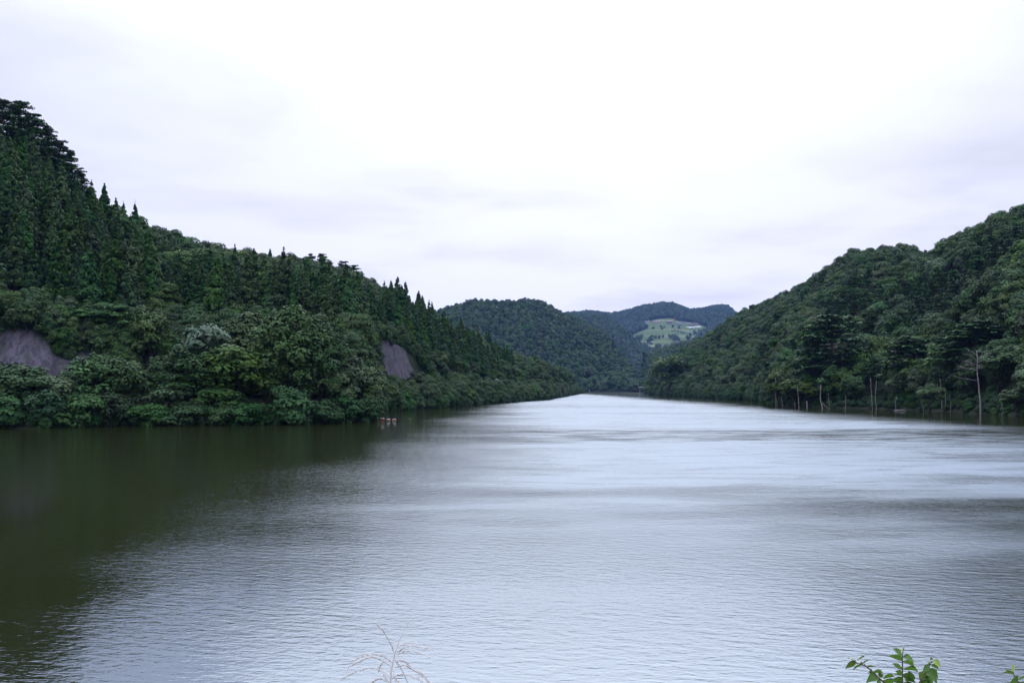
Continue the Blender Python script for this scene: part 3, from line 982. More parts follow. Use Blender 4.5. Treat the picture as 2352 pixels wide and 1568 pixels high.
# ------------------------------------------------------------------ which trees show, and which are built one by one
order = sorted(range(len(PLANTED)), key=lambda i: PLANTED[i]['y'])
buf = np.full(1024 // 2, 440.0)
for i in order:
    q = PLANTED[i]
    pr = PROTO[q['k']]
    cx = 512 + F * q['x'] / q['y']
    ytop = HOR - F * (q['z'] + pr['H'] * q['s'] - HCAM) / q['y']
    ybot = HOR - F * (q['z'] - HCAM) / q['y']
    rw = F * pr['R'] * q['s'] * q['sx'] / q['y']
    a, b_ = int(max((cx - rw) // 2, 0)), int(min((cx + rw) // 2 + 1, 512))
    if b_ <= a:
        q['vis'] = 0.0
        continue
    seg = buf[a:b_]
    xs = (np.arange(a, b_) * 2 + 1 - cx) / max(rw, 1)
    sil = ytop + (ybot - ytop) * np.clip(np.abs(xs), 0, 1) ** 2 * 0.75
    q['vis'] = float((np.clip(np.minimum(seg, ybot) - sil, 0, None) * 2).sum())
    buf[a:b_] = np.minimum(seg, sil + 1.0)

CATS = {'cedar': 'cedar tree', 'farcedar': 'cedar tree', 'broad': 'broadleaf tree', 'layered': 'broadleaf tree', 'hero': 'broadleaf tree', 'farbroad': 'broadleaf tree',
        'pine': 'pine tree', 'bigpine': 'pine tree', 'shrub': 'shrub', 'pale': 'broadleaf tree', 'lime': 'broadleaf tree', 'blossom': 'broadleaf tree'}
NAMES = {'cedar tree': 'cedar_tree', 'broadleaf tree': 'broadleaf_tree', 'pine tree': 'pine_tree', 'shrub': 'shrub'}
LABELS = {
    ('cedar tree', 'left'): ('dark green conical cedar in the dense plantation covering the left hillside', 'cedars of the left hillside plantation'),
    ('broadleaf tree', 'left'): ('rounded leafy tree mixed among the cedars on the left hillside', 'broadleaved trees among the left hillside cedars'),
    ('pine tree', 'left'): ('small pine among the trees along the crest of the left hill', 'pines along the left crest'),
    ('broadleaf tree', 'leftshore'): ('leafy tree in the thicket along the left shore beyond the headland', 'trees of the left shore thicket'),
    ('shrub', 'leftshore'): ('leafy shrub in the thicket along the left shore beyond the headland', 'shrubs of the left shore thicket'),
    ('shrub', 'leftedge'): ('dark leafy shrub in the unbroken fringe along the left waterline', 'shrub fringe of the left waterline'),
    ('shrub', 'rightedge'): ('dark leafy shrub in the fringe along the right waterline', 'shrub fringe of the right waterline'),
    ('broadleaf tree', 'leftscrub'): ('small leafy tree on the cut slope between left shore trees and cedars', 'small trees on the left cut slope'),
    ('shrub', 'leftscrub'): ('scrubby bush on the cut slope between left shore trees and cedars', 'scrub on the left cut slope'),
    ('broadleaf tree', 'right'): ('rounded leafy tree in the dense wood covering the right hillside', 'broadleaved trees of the right hillside wood'),
    ('pine tree', 'right'): ('flat crowned pine in the dense wood covering the right hillside', 'pines of the right hillside wood'),
    ('cedar tree', 'right'): ('lone narrow cedar among rounded trees on the right hillside', 'cedars scattered over the right hillside'),
    ('broadleaf tree', 'rightshore'): ('leafy tree at the waterline along the right shore', 'trees along the right waterline'),
    ('shrub', 'rightshore'): ('dark leafy shrub at the waterline along the right shore', 'shrubs along the right waterline'),
}
for far_, txt in (('middle', 'distant wooded hill behind the left shore'), ('second', 'bluish second hill up the valley'), ('spur', 'dark spur at the far end of the lake'), ('far', 'farthest blue hill around the meadow')):
    LABELS[('broadleaf tree', far_)] = ('small rounded tree crown on the ' + txt, 'trees on the ' + txt)
    LABELS[('cedar tree', far_)] = ('small dark cedar on the ' + txt, 'cedars on the ' + txt)


def place_label(q, cat, lb, gp):
    """what this tree stands near and how big it is beside its neighbours"""
    px = (512 + F * q['x'] / q['y']) / K
    size = 'tall' if q['s'] > 1.02 else 'small' if q['s'] < 0.82 else 'middling'
    kind = {'cedar tree': 'conical cedar', 'broadleaf tree': 'leafy tree', 'pine tree': 'flat crowned pine', 'shrub': 'leafy shrub'}[cat]
    if q['zone'] in ('left', 'leftscrub'):
        zr, Dr, Ds = (float(v[0]) for v in hill_params('left', np.array([px])))
        f = (q['y'] - Ds - 46) / max(Dr - Ds - 46, 20)
        row = 'by the road cut' if f < 0 else 'at the foot of the slope' if f < .2 else 'low on the slope' if f < .42 else 'halfway up the slope' if f < .65 else 'high on the slope' if f < .85 else 'along the crest'
        near = ('below the red pines' if px < 180 else 'below the skyline cedar spires' if px < 345 else 'above the flat layered trees' if px < 560 else 'above the biggest rounded tree' if px < 820
                else 'above the small bare slope' if px < 990 else 'right of the small bare slope' if px < 1130 else 'near the far left point')
        t_ = '%s %s %s, %s' % (size, kind, row, near)
    elif q['zone'] in ('right', 'rightshore', 'rightedge'):
        zr, Dr, Ds = (float(v[0]) for v in hill_params('right', np.array([px])))
        f = (q['y'] - Ds) / max(Dr - Ds, 20)
        row = 'at the waterline' if q['y'] - Ds < 10 else 'low on the right hill' if f < .3 else 'halfway up the right hill' if f < .62 else 'high on the right hill' if f < .88 else 'on the right skyline'
        near = ('toward the far tip' if px < 1600 else 'left of the flooded trunks' if px < 1765 else 'above the flooded trunks' if px < 1860 else 'above the curved white trunk' if px < 1960
                else 'above the pair of thin trunks' if px < 2100 else 'left of the dead tree' if px < 2220 else 'near the dead tree' if px < 2290 else 'by the right edge')
        if q['y'] - Ds < 10:
            near = near.replace('above', 'behind')
        t_ = '%s %s %s, %s' % (size, kind, row, near)
    elif q['zone'] in ('leftshore', 'leftedge'):
        near = ('under the bare slope' if px < 240 else 'under the layered trees' if px < 580 else 'under the biggest rounded tree' if px < 860 else 'below the small bare slope' if px < 990
                else 'left of the blossoming tree' if px < 1120 else 'right of the blossoming tree' if px < 1240 else 'near the far left point')
        t_ = '%s %s in the left shore thicket, %s' % (size, kind, near)
    else:
        return lb, gp
    return t_, t_.replace(' tree', ' trees').replace(' cedar ', ' cedars ').replace(' pine ', ' pines ').replace(' shrub', ' shrubs')


LIMIT = 300
chosen = set()
for cat in NAMES:
    ids = [i for i in range(len(PLANTED)) if CATS[PLANTED[i]['k']] == cat]
    sp_ = [i for i in ids if 'label' in PLANTED[i]]
    rest = sorted((i for i in ids if 'label' not in PLANTED[i] and PLANTED[i]['vis'] > 3.0), key=lambda i: -PLANTED[i]['vis'])
    chosen.update(sp_ + rest[:LIMIT - len(sp_)])

for i in sorted(chosen, key=lambda i: -PLANTED[i]['vis']):
    q = PLANTED[i]
    cat = CATS[q['k']]
    pr = PROTO[q['k']]['v']
    cm, tm, jm = pr[int(rng.integers(len(pr)))]
    lb, gp = (q['label'], q.get('group')) if 'label' in q else LABELS[(cat, q['zone'])]
    if 'label' not in q:
        lb, gp = place_label(q, cat, lb, gp)
    e = empty(NAMES[cat], (q['x'], q['y'], q['z']), lb, q.get('cat', cat), gp)
    e.rotation_euler = (0, 0, q['r'])
    e.scale = (q['s'] * q['sx'], q['s'] * q['sx'], q['s'])
    link(bpy.data.objects.new('crown', cm), e)
    link(bpy.data.objects.new('trunk', tm), e)

# the rest of each kind: one object of instances
for cat, oname, lb in (('cedar tree', 'cedar_forest', 'remaining dark cedars of the hillside plantations'), ('broadleaf tree', 'broadleaf_forest', 'dense broadleaved forest clothing the hills round the lake'),
                       ('pine tree', 'pine_forest', 'remaining pines mixed into the hillside woods'), ('shrub', 'undergrowth', 'tangled undergrowth of shrubs along the banks')):
    ids = [i for i in range(len(PLANTED)) if CATS[PLANTED[i]['k']] == cat and i not in chosen]
    if not ids:
        continue
    kinds = sorted({PLANTED[i]['k'] for i in ids})
    lib = bpy.data.collections.new(oname + '_kinds')
    base, cnt = {}, 0
    for k in kinds:
        base[k] = cnt
        for cm, tm, jm in PROTO[k]['v']:
            lib.objects.link(bpy.data.objects.new('kind_%03d' % cnt, jm))
            cnt += 1
    n = len(ids)
    me = bpy.data.meshes.new(oname)
    me.vertices.add(n)
    me.vertices.foreach_set('co', np.array([(PLANTED[i]['x'], PLANTED[i]['y'], PLANTED[i]['z']) for i in ids], dtype=np.float32).ravel())
    for an, ty, vals in (('variant', 'INT', [base[PLANTED[i]['k']] + int(rng.integers(len(PROTO[PLANTED[i]['k']]['v']))) for i in ids]),
                         ('size', 'FLOAT', [PLANTED[i]['s'] for i in ids]), ('turn', 'FLOAT', [PLANTED[i]['r'] for i in ids])):
        a_ = me.attributes.new(an, ty, 'POINT')
        a_.data.foreach_set('value', np.array(vals, dtype=np.int32 if ty == 'INT' else np.float32))
    ob = link(bpy.data.objects.new(oname, me))
    tag(ob, lb, None, None, 'stuff')
    gn = bpy.data.node_groups.new(oname + '_nodes', 'GeometryNodeTree')
    gn.interface.new_socket('Geometry', in_out='INPUT', socket_type='NodeSocketGeometry')
    gn.interface.new_socket('Geometry', in_out='OUTPUT', socket_type='NodeSocketGeometry')
    g = NT(gn)
    gi, go = g.new('NodeGroupInput'), g.new('NodeGroupOutput')
    ci = g.new('GeometryNodeCollectionInfo')
    ci.inputs[0].default_value = lib
    ci.inputs['Separate Children'].default_value = True
    ci.inputs['Reset Children'].default_value = True

    def named(nm, ty):
        nd = g.new('GeometryNodeInputNamedAttribute', data_type=ty)
        nd.inputs[0].default_value = nm
        return nd.outputs[0]
    mp = g.new('GeometryNodeMeshToPoints')
    g.l.new(gi.outputs[0], mp.inputs[0])
    ip = g.new('GeometryNodeInstanceOnPoints')
    g.l.new(mp.outputs[0], ip.inputs['Points'])
    g.l.new(ci.outputs[0], ip.inputs['Instance'])
    ip.inputs['Pick Instance'].default_value = True
    g.l.new(named('variant', 'INT'), ip.inputs['Instance Index'])
    g.l.new(g.comb(0.0, 0.0, named('turn', 'FLOAT')), ip.inputs['Rotation'])
    g.l.new(named('size', 'FLOAT'), ip.inputs['Scale'])
    g.l.new(ip.outputs[0], go.inputs[0])
    md = ob.modifiers.new('planting', 'NODES')
    md.node_group = gn

# ------------------------------------------------------------------ meadow, bare slopes, road
def draped(name, poly, y0, y1, dpx, dY, lift, mat, label, wobble=0.0):
    xs = np.arange(min(p[0] for p in poly) - dpx, max(p[0] for p in poly) + 2 * dpx, dpx)
    ys = np.arange(y0, y1, dY)
    PX, YY = np.meshgrid(xs, ys)
    XX = (PX * K - 512) / F * YY
    ZZ = terrain(XX, YY) + lift + wobble * fbm(XX / 2.5, YY / 2.5 + 7, 3, 2)
    yp = (HOR - F * (ZZ - HCAM) / YY) / K
    ins = inside(poly, PX, yp)
    ix = np.arange(PX.size).reshape(PX.shape)
    keep = ins[:-1, :-1] & ins[1:, 1:] | ins[:-1, 1:] & ins[1:, :-1]
    q = np.stack([ix[:-1, :-1], ix[:-1, 1:], ix[1:, 1:], ix[1:, :-1]], -1)[keep]
    used, inv = np.unique(q, return_inverse=True)
    vs = np.stack([XX, YY, ZZ], -1).reshape(-1, 3)[used]
    o = link(bpy.data.objects.new(name, np_mesh(name, vs, inv.reshape(-1, 4), mat, smooth=True)))
    return tag(o, label, None, None, 'structure')


draped('meadow', MEADOW, 3900, 5700, 1.0, 10.0, 2.0, M['meadow'], 'terraced green meadow on the far hillside')


def slope_face(poly_x, lift, label, slant=(0, 0)):
    """a sprayed concrete face over the road cut, from bench to crest"""
    pxs = np.linspace(poly_x[0], poly_x[1], 60)
    ds = np.linspace(32.5, 47, 24)
    PX, DD = np.meshgrid(pxs, ds)
    r = np.array(HILLS['left']['rows'], float)
    tt = (DD - 32.5) / 14.5
    PX = PX + slant[0] * (1 - tt) + (slant[1] - slant[0]) * (1 - tt) * (PX - poly_x[0]) / (poly_x[1] - poly_x[0])
    Ds = np.interp(PX, r[:, 0], r[:, 3])
    YY = Ds + DD
    XX = (PX * K - 512) / F * YY
    ZZ = terrain(XX, YY) + lift + 0.35 * fbm(XX / 2.2, YY / 2.2 + 7, 3, 2)
    ix = np.arange(PX.size).reshape(PX.shape)
    q = np.stack([ix[:-1, :-1], ix[:-1, 1:], ix[1:, 1:], ix[1:, :-1]], -1).reshape(-1, 4)
    o = link(bpy.data.objects.new('slope_face', np_mesh('slope_face', np.stack([XX, YY, ZZ], -1).reshape(-1, 3), q, M['concrete'], smooth=True)))
    return tag(o, label, 'slope face')


slope_face((-90, 226), 0.5, 'bare purple grey concrete slope at the left edge above the shore trees')
slope_face((324, 354), 0.5, 'narrow strip of grey concrete slope seen through the gap in the shore trees')
slope_face((868, 922), 0.7, 'small bare grey concrete slope on the hillside beyond the headland', (38, 58))

# white guard rail glimpsed on the road through the gap in the trees
M['paint'] = plain('white_paint', (0.75, 0.75, 0.76), 0.5, 0.08)
e = empty('guard_rail', at(338, 884, 226), 'white guard rail glimpsed through the gap in the shore trees', 'guard rail')
mb = MB()
for k in range(3):
    mb.tube([(-2.6, 0, .35 + .2 * k), (2.6, 0, .35 + .2 * k)], [.05, .05], 6)
mb.build('rail', M['paint'], e)
for xx in (-2.2, 0, 2.2):
    mb = MB()
    mb.tube([(xx, 0.08, -1.2), (xx, 0.08, .85)], [.06, .06], 6)
    mb.build('post', M['paint'], e)

# ------------------------------------------------------------------ dead and bare trunks in the shallows
def wpt(x, y):
    """a foot standing in the water where the photo shows it"""
    d = depth_on_water(y)
    p = at(x, y, d)
    p.z = 0
    return p


def bare_trunk(name, pts, r0, r1, label, cat, mat, group=None, twigs=()):
    base = wpt(*pts[0])
    e = empty(name, base, label, cat, group)
    P = [Vector((0, 0, -1.0))] + [at(x, y, base.y + 0.15 * i) - base for i, (x, y) in enumerate(pts)]
    P[1] = Vector((0, 0, 0))
    # extra points give the stem small crooks
    Q, R_ = [P[0]], [r0]
    n = len(P) - 2
    for i in range(1, len(P) - 1):
        for s in range(3):
            f = (i - 1 + s / 3) / n
            q = P[i].lerp(P[i + 1], s / 3)
            q = q + Vector((random.uniform(-1, 1), random.uniform(-1, 1), 0)) * r0 * 0.5 * (1 if s else 0)
            Q.append(q)
            R_.append(r0 + (r1 - r0) * f)
    Q.append(P[-1])
    R_.append(r1)
    mb = MB()
    mb.tube(Q, [q * 0.8 for q in R_], 8)
    mb.build('trunk', mat, e, True)
    for tw in twigs:
        a = at(*tw[0], base.y) - base
        pts2 = [a] + [at(*p, base.y - 0.6 * (j + 1) * random.uniform(-1, 1)) - base for j, p in enumerate(tw[1:])]
        L = (pts2[-1] - a).length
        rr = max(r1 * 0.7, 0.018 * L)
        mb = MB()
        mb.tube(pts2, [rr * (1 - .75 * j / (len(pts2) - 1)) for j in range(len(pts2))], 5)
        for j in range(5):                                         # side twigs
            f = random.uniform(.3, .95) * (len(pts2) - 1)
            i0 = min(int(f), len(pts2) - 2)
            c = pts2[i0].lerp(pts2[i0 + 1], f - i0)
            dr = (pts2[-1] - a).normalized()
            dv = (dr + Vector((random.uniform(-.6, .6), random.uniform(-.8, .8), random.uniform(-.3, .6)))).normalized()
            mb.tube([c, c + dv * L * random.uniform(.2, .42)], [rr * .35, rr * .12], 4)
        mb.build('branch', mat, e, True)
    return e


GR = 'pale flooded trunks standing in the right shallows'
TR = [
    ([(1772, 931), (1770, 905), (1764, 880)], .16, .09, 'leftmost pale trunk of the flooded group on the right shore', 'birch', []),
    ([(1782, 932), (1782, 900), (1781, 868)], .20, .10, 'straight pale trunk second in the flooded group', 'birch', [[(1782, 895), (1776, 884), (1773, 878)]]),
    ([(1786, 932), (1783, 915), (1778, 896)], .14, .09, 'short leaning trunk against the second flooded trunk', 'birch', []),
    ([(1797, 932), (1794, 900), (1796, 862)], .22, .10, 'tallest pale trunk in the flooded group', 'birch', [[(1795, 893), (1788, 872), (1786, 862)]]),
    ([(1809, 932), (1806, 910), (1803, 886)], .17, .09, 'crooked trunk at the right of the flooded group', 'birch', [[(1807, 915), (1799, 898)]]),
    ([(1801, 932), (1793, 918), (1787, 910)], .10, .06, 'thin broken stem leaning left in the flooded group', 'deadwood', []),
    ([(1835, 936), (1834, 912), (1832, 886)], .18, .10, 'slender trunk under the bright yellow green tree', 'birch', []),
    ([(1826, 934), (1825, 922)], .12, .10, 'short broken post left of the slender trunk', 'deadwood', []),
    ([(1854, 935), (1853, 920)], .24, .22, 'short cut stump standing in the shallows', 'deadwood', []),
    ([(1889, 937), (1884, 912), (1885, 884)], .30, .16, 'thick curved white trunk right of the stump', 'birch', [[(1889, 925), (1898, 933), (1905, 939)], [(1884, 898), (1880, 887)]]),
    ([(2004, 939), (2002, 905), (1999, 866)], .16, .10, 'left one of the pair of thin pale trunks', 'birch', []),
    ([(2013, 939), (2011, 905), (2013, 874)], .18, .10, 'right one of the pair of thin pale trunks', 'birch', [[(2010, 925), (2008, 912)]]),
    ([(2164, 944), (2163, 910), (2159, 868)], .18, .10, 'taller of the two trunks left of the dead tree', 'birch', [[(2163, 915), (2156, 894), (2152, 885)]]),
    ([(2172, 944), (2172, 920), (2171, 890)], .18, .12, 'shorter trunk beside the taller one left of the dead tree', 'birch', []),
    ([(1775, 931), (1776, 910), (1779, 886)], .09, .05, 'hair thin trunk beside the leftmost flooded trunk', 'birch', []),
    ([(1905, 937), (1904, 920), (1902, 902)], .11, .06, 'thin short trunk right of the curved white trunk', 'birch', []),
    ([(1941, 938), (1943, 925), (1942, 908)], .11, .06, 'thin dull trunk midway between the curved trunk and the thin pair', 'deadwood', []),
    ([(2058, 941), (2056, 926), (2059, 910)], .12, .07, 'thin trunk behind the fallen log', 'deadwood', []),
    ([(2121, 943), (2118, 922), (2114, 900)], .12, .06, 'leaning trunk between the log and the two trunks', 'birch', []),
    ([(2183, 945), (2184, 925), (2181, 905)], .12, .06, 'thin trunk just right of the two trunks', 'birch', []),
    ([(2300, 952), (2302, 940), (2301, 926)], .14, .08, 'low broken trunk right of the dead tree', 'deadwood', []),
    ([(2160, 943), (2150, 920), (2142, 903)], .10, .05, 'thin stem leaning left from the two trunks', 'deadwood', []),
]
for pts, r0, r1, lb, mt, tw in TR:
    bare_trunk('bare_trunk', pts, r0, r1, lb, 'tree trunk', M[mt], GR, tw)
bare_trunk('dead_tree', [(2252, 949), (2249, 900), (2245, 860), (2243, 804)], .34, .12, 'tall bare dead tree with spreading branches at the right shore', 'dead tree', M['deadwood'], None,
           [[(2246, 874), (2225, 870), (2200, 866)], [(2245, 850), (2222, 845), (2200, 841)], [(2244, 838), (2225, 830), (2206, 826)], [(2244, 826), (2228, 815), (2212, 812)],
            [(2243, 815), (2232, 806), (2222, 803)], [(2245, 832), (2262, 824), (2276, 818)], [(2244, 822), (2260, 812), (2268, 808)], [(2243, 810), (2250, 803), (2256, 801)],
            [(2245, 845), (2260, 842), (2272, 834)], [(2244, 845), (2232, 836), (2214, 838)]])
bare_trunk('bare_trunk', [(717, 973), (718, 962), (720, 949)], .06, .03, 'thin bleached stick rising from water at the left shore', 'tree trunk', M['birch'], None, [[(719, 957), (716, 950)]])
for pts, r0, r1, lb in (([(1289, 914), (1288, 882)], .14, .09, 'tall thin grey post at the far left point'), ([(1279, 911), (1279, 904)], .16, .14, 'short grey stump left of the thin post'),
                        ([(1312, 907), (1312, 886)], .22, .14, 'pale trunk at the very tip of the far left point'), ([(1305, 907), (1304, 890)], .14, .10, 'thin trunk beside the pale one at the point'),
                        ([(1355, 902), (1354, 894)], .5, .4, 'pale post at the water under the middle hill')):
    bare_trunk('bare_trunk', pts, r0, r1, lb, 'tree trunk', M['deadwood'], 'bare posts at the far left point')
# fallen log
p = wpt(2069, 942)
e = empty('fallen_log', p, 'pale fallen log lying along the right waterline', 'log')
mb = MB()
mb.tube([(-2.4, .3, .06), (-0.6, 0, .16), (0.9, -.1, .2), (2.2, .2, .1)], [.09, .14, .16, .07], 7)
mb.build('trunk', M['deadwood'], e, True)
mb = MB()
mb.tube([(.9, -.1, .25), (1.3, -.2, .8), (1.2, -.1, 1.1)], [.06, .04, .02], 5)
mb.build('branch', M['deadwood'], e, True)

# ------------------------------------------------------------------ boom floats, water plant, reeds
M['white'] = plain('faded_white_plastic', (0.50, 0.42, 0.40), 0.5, 0.15, 2.0)
M['red'] = plain('faded_red_plastic', (0.52, 0.07, 0.04), 0.5, 0.3, 2.0)
M['rope'] = plain('wet_rope', (0.07, 0.06, 0.05), 0.8)


def half_capsule(L, r, lo):
    mb = MB()
    prof = [(-L / 2, 0.02), (-L / 2 + .03, .6 * r), (-L / 2 + .13, .95 * r), (-L / 4, r), (0, r * 1.02), (L / 4, r), (L / 2 - .13, .95 * r), (L / 2 - .03, .6 * r), (L / 2, .02)]
    a0, a1 = (math.radians(-190), math.radians(10)) if lo else (math.radians(32), math.radians(148))
    rr = 1.0 if lo else 1.03
    n = 10
    vs = [(x, q * rr * math.cos(a0 + (a1 - a0) * k / n), q * rr * math.sin(a0 + (a1 - a0) * k / n)) for x, q in prof for k in range(n + 1)]
    fs = [(i * (n + 1) + k, i * (n + 1) + k + 1, (i + 1) * (n + 1) + k + 1, (i + 1) * (n + 1) + k) for i in range(len(prof) - 1) for k in range(n)]
    mb.add(vs, fs)
    return mb


um, lm = half_capsule(0.98, .27, False).mesh('upper_shell', M['white'], True), half_capsule(0.98, .27, True).mesh('lower_shell', M['red'], True)
FL = [(830, .02, .06, 'sunken dark float nearest the headland'), (843, .05, -.05, 'half sunken float second from the headland'), (854, .20, 0, 'white topped float showing most red'), (866.5, .24, .03, 'white topped float in the middle of the boom'),
      (878.5, .27, -.02, 'brightest white float of the boom'), (892, .10, .02, 'low floating pale float near the outer end'), (905.5, .08, -.16, 'tilted outermost float of the boom')]
fp = []
for x, hgt, tl, lb in FL:
    p = at(x, 963.3, depth_on_water(963.3))
    p.z = hgt - 0.06
    fp.append(p)
    e = empty('boom_float', p, lb, 'float', 'red and white boom floats off the left headland')
    e.rotation_euler = (tl * .5, tl, random.uniform(-.12, .12))
    link(bpy.data.objects.new('upper_shell', um), e)
    link(bpy.data.objects.new('lower_shell', lm), e)
mb = MB()
pts = [Vector((fp[0].x - 7, fp[0].y + 2, 0.15))] + [Vector((p.x, p.y, 0.0)) for p in fp]
mb.tube(pts, [.03] * len(pts), 5)
tag(mb.build('boom_rope', M['rope']), 'wet rope linking the boom floats to the headland', 'rope')


def blade_tuft(name, loc, n, h, spread, mats, label, cat, group=None):
    e = empty(name, loc, label, cat, group)
    for pi, mt in enumerate(mats):
        mb = MB()
        for i in range(n):
            an, le = random.uniform(0, 6.28), h * random.uniform(.55, 1.1)
            b0 = Vector((random.uniform(-1, 1), random.uniform(-1, 1), 0)) * spread * .35
            o = Vector((math.cos(an), math.sin(an), 0))
            wv = Vector((-o.y, o.x, 0)) * h * .022
            ps = [b0 + o * spread * q ** 1.7 * .7 + Vector((0, 0, le * (q - .25 * q ** 3))) for q in (0, .35, .7, 1)]
            vs = []
            for q, p in zip((1, .9, .6, .1), ps):
                vs += [p - wv * q, p + wv * q]
            mb.add(vs, [(0, 1, 3, 2), (2, 3, 5, 4), (4, 5, 7, 6)])
        mb.build('leaf_blades' if pi == 0 else 'seed_heads', mt, e)
    return e


M['reed'] = plain('reed_green', (0.12, 0.17, 0.045), 0.7, 0.3, 1.0)
M['pinkreed'] = plain('dry_pink_reed', (0.22, 0.13, 0.11), 0.8, 0.3, 1.0)
M['grassgreen'] = plain('bank_grass', (0.055, 0.10, 0.028), 0.8, 0.3, 1.0)
p = at(942, 966, depth_on_water(966))
p.z = 0
blade_tuft('water_plant', p, 60, 1.15, .75, [M['reed']], 'small yellow green tuft of reeds growing alone in the water', 'water plant')
for i, x in enumerate((312, 322, 335, 348, 356, 366, 378, 392)):
    p = at(x, 975, depth_on_water(975.5) + 1.0)
    p.z = 0
    blade_tuft('reed_tuft', p, 26, random.uniform(1.2, 2.2), .8, [M['pinkreed'] if i % 3 != 2 else M['grassgreen']], 'pinkish dry reed tuft at the left waterline under the dark trees', 'reeds', 'reed tufts under the left shore trees')

# ------------------------------------------------------------------ far buildings, bridge
M['wallw'] = plain('pale_wall', (0.36, 0.33, 0.33), 0.7, 0.1, .2)
M['wallb'] = plain('brown_wall', (0.22, 0.13, 0.11), 0.7, 0.15, .2)
M['roofg'] = plain('grey_roof', (0.17, 0.16, 0.18), 0.6, 0.15, .2)
M['roofr'] = plain('rust_roof', (0.22, 0.13, 0.105), 0.6, 0.15, .2)
M['film'] = plain('greenhouse_film', (0.55, 0.55, 0.57), 0.4, 0.05, .1)
M['glassd'] = plain('dark_window', (0.03, 0.035, 0.045), 0.2, 0.1, .5, 0.5)
M['crane'] = plain('orange_paint', (0.62, 0.26, 0.06), 0.5, 0.1, .5)


def house(px, py, wpx, hgt, dep, wall, roof, label):
    g = ground_at(px, py, 3900, 5700, 3.0)
    L = wpx * K / F * g.y * 0.8
    hgt *= 0.95
    dep *= 1.3
    e = empty('farm_building', (g.x, g.y - 6, g.z + 1.5), label, 'building', 'low buildings above the far meadow')
    mb = MB()
    a, d = L / 2, dep / 2
    mb.add([(-a, -d, -4), (a, -d, -4), (a, d, -4), (-a, d, -4), (-a, -d, hgt), (a, -d, hgt), (a, d, hgt), (-a, d, hgt), (-a, 0, hgt + dep * .25), (a, 0, hgt + dep * .25)],
           [(0, 1, 5, 4), (2, 3, 7, 6), (1, 2, 6, 9, 5), (3, 0, 4, 8, 7)])
    mb.build('wall', wall, e)
    mb = MB()
    o, z0, z1, th = 1.0, hgt - .25, hgt + dep * .25 + .1, .35
    vs = [(-a - o, -d - o, z0), (a + o, -d - o, z0), (a + o, 0, z1), (-a - o, 0, z1), (a + o, d + o, z0), (-a - o, d + o, z0)]
    vs += [(x, y, z + th) for x, y, z in vs]
    mb.add(vs, [(6, 7, 8, 9), (9, 8, 10, 11), (0, 3, 2, 1), (3, 5, 4, 2), (0, 1, 7, 6), (4, 5, 11, 10), (1, 2, 8, 7), (2, 4, 10, 8), (0, 6, 9, 3), (3, 9, 11, 5)])
    mb.build('roof', roof, e)
    n = max(2, int(L / 9))
    mb = MB()
    mb.box((0, 0, 0), (min(4.5, L / n * .55), .3, hgt * .4))
    wm = mb.mesh('window', M['glassd'])
    for k in range(n):
        q = link(bpy.data.objects.new('window', wm), e)
        q.location = (-a + L * (k + .5) / n, -d - .05, hgt * .55)


house(1485, 741, 19, 7, 12, M['wallw'], M['roofg'], 'long pale building at the left end of the farm row')
house(1509, 741, 17, 6, 11, M['wallw'], M['roofr'], 'rust roofed building second from the left in the farm row')
house(1537, 742, 16, 8, 13, M['wallb'], M['roofg'], 'dark building in the middle of the farm row')
house(1558, 743.5, 19, 6, 11, M['wallw'], M['roofg'], 'pale building right of the dark one in the farm row')
house(1579, 745, 18, 6, 11, M['wallw'], M['roofg'], 'pale grey building at the right of the farm row')
house(1598, 746, 12, 5, 10, M['wallb'], M['roofr'], 'small rust coloured building at the right end of the row')
g = ground_at(1546, 738, 3900, 5700, 3.0)
e = empty('crane', (g.x, g.y, g.z), 'small orange crane beside the dark far building', 'crane')
mb = MB()
mb.tube([(-6, 0, 6), (14, 0, 24)], [1.0, .6], 6)
mb.build('boom', M['crane'], e)
mb = MB()
mb.box((-5, 0, 3.4), (8, 5, 5))
mb.box((-5, 0, .6), (10, 6, 1.6))
mb.build('cab', M['crane'], e)
# greenhouse tunnels
for px, py, wd, lb in ((1584, 753, 22, 'longer white greenhouse tunnel on the far meadow'), (1603, 751.5, 15, 'shorter white greenhouse tunnel right of the longer one')):
    g = ground_at(px, py, 3900, 5700, 3.0)
    L = wd * K / F * g.y
    e = empty('greenhouse', (g.x, g.y, g.z + 1.2), lb, 'greenhouse', 'greenhouses on the far meadow')
    e.rotation_euler = (0, 0, math.radians(8))
    mb = MB()
    n = 10
    vs = [(x, 7 * math.cos(math.pi * k / n), -2 + 9.0 * math.sin(math.pi * k / n)) for x in (-L / 2, L / 2) for k in range(n + 1)]
    mb.add(vs, [(k, k + 1, n + 2 + k, n + 1 + k) for k in range(n)] + [tuple(range(n, -1, -1)), tuple(range(n + 1, 2 * n + 2))])
    mb.build('film_cover', M['film'], e)
    mb = MB()
    for j in range(6):
        x = -L / 2 + L * j / 5
        mb.tube([(x, 7.1 * math.cos(math.pi * k / n), -2 + 9.1 * math.sin(math.pi * k / n)) for k in range(n + 1)], [.15] * (n + 1), 4)
    mb.build('hoops', M['roofg'], e)
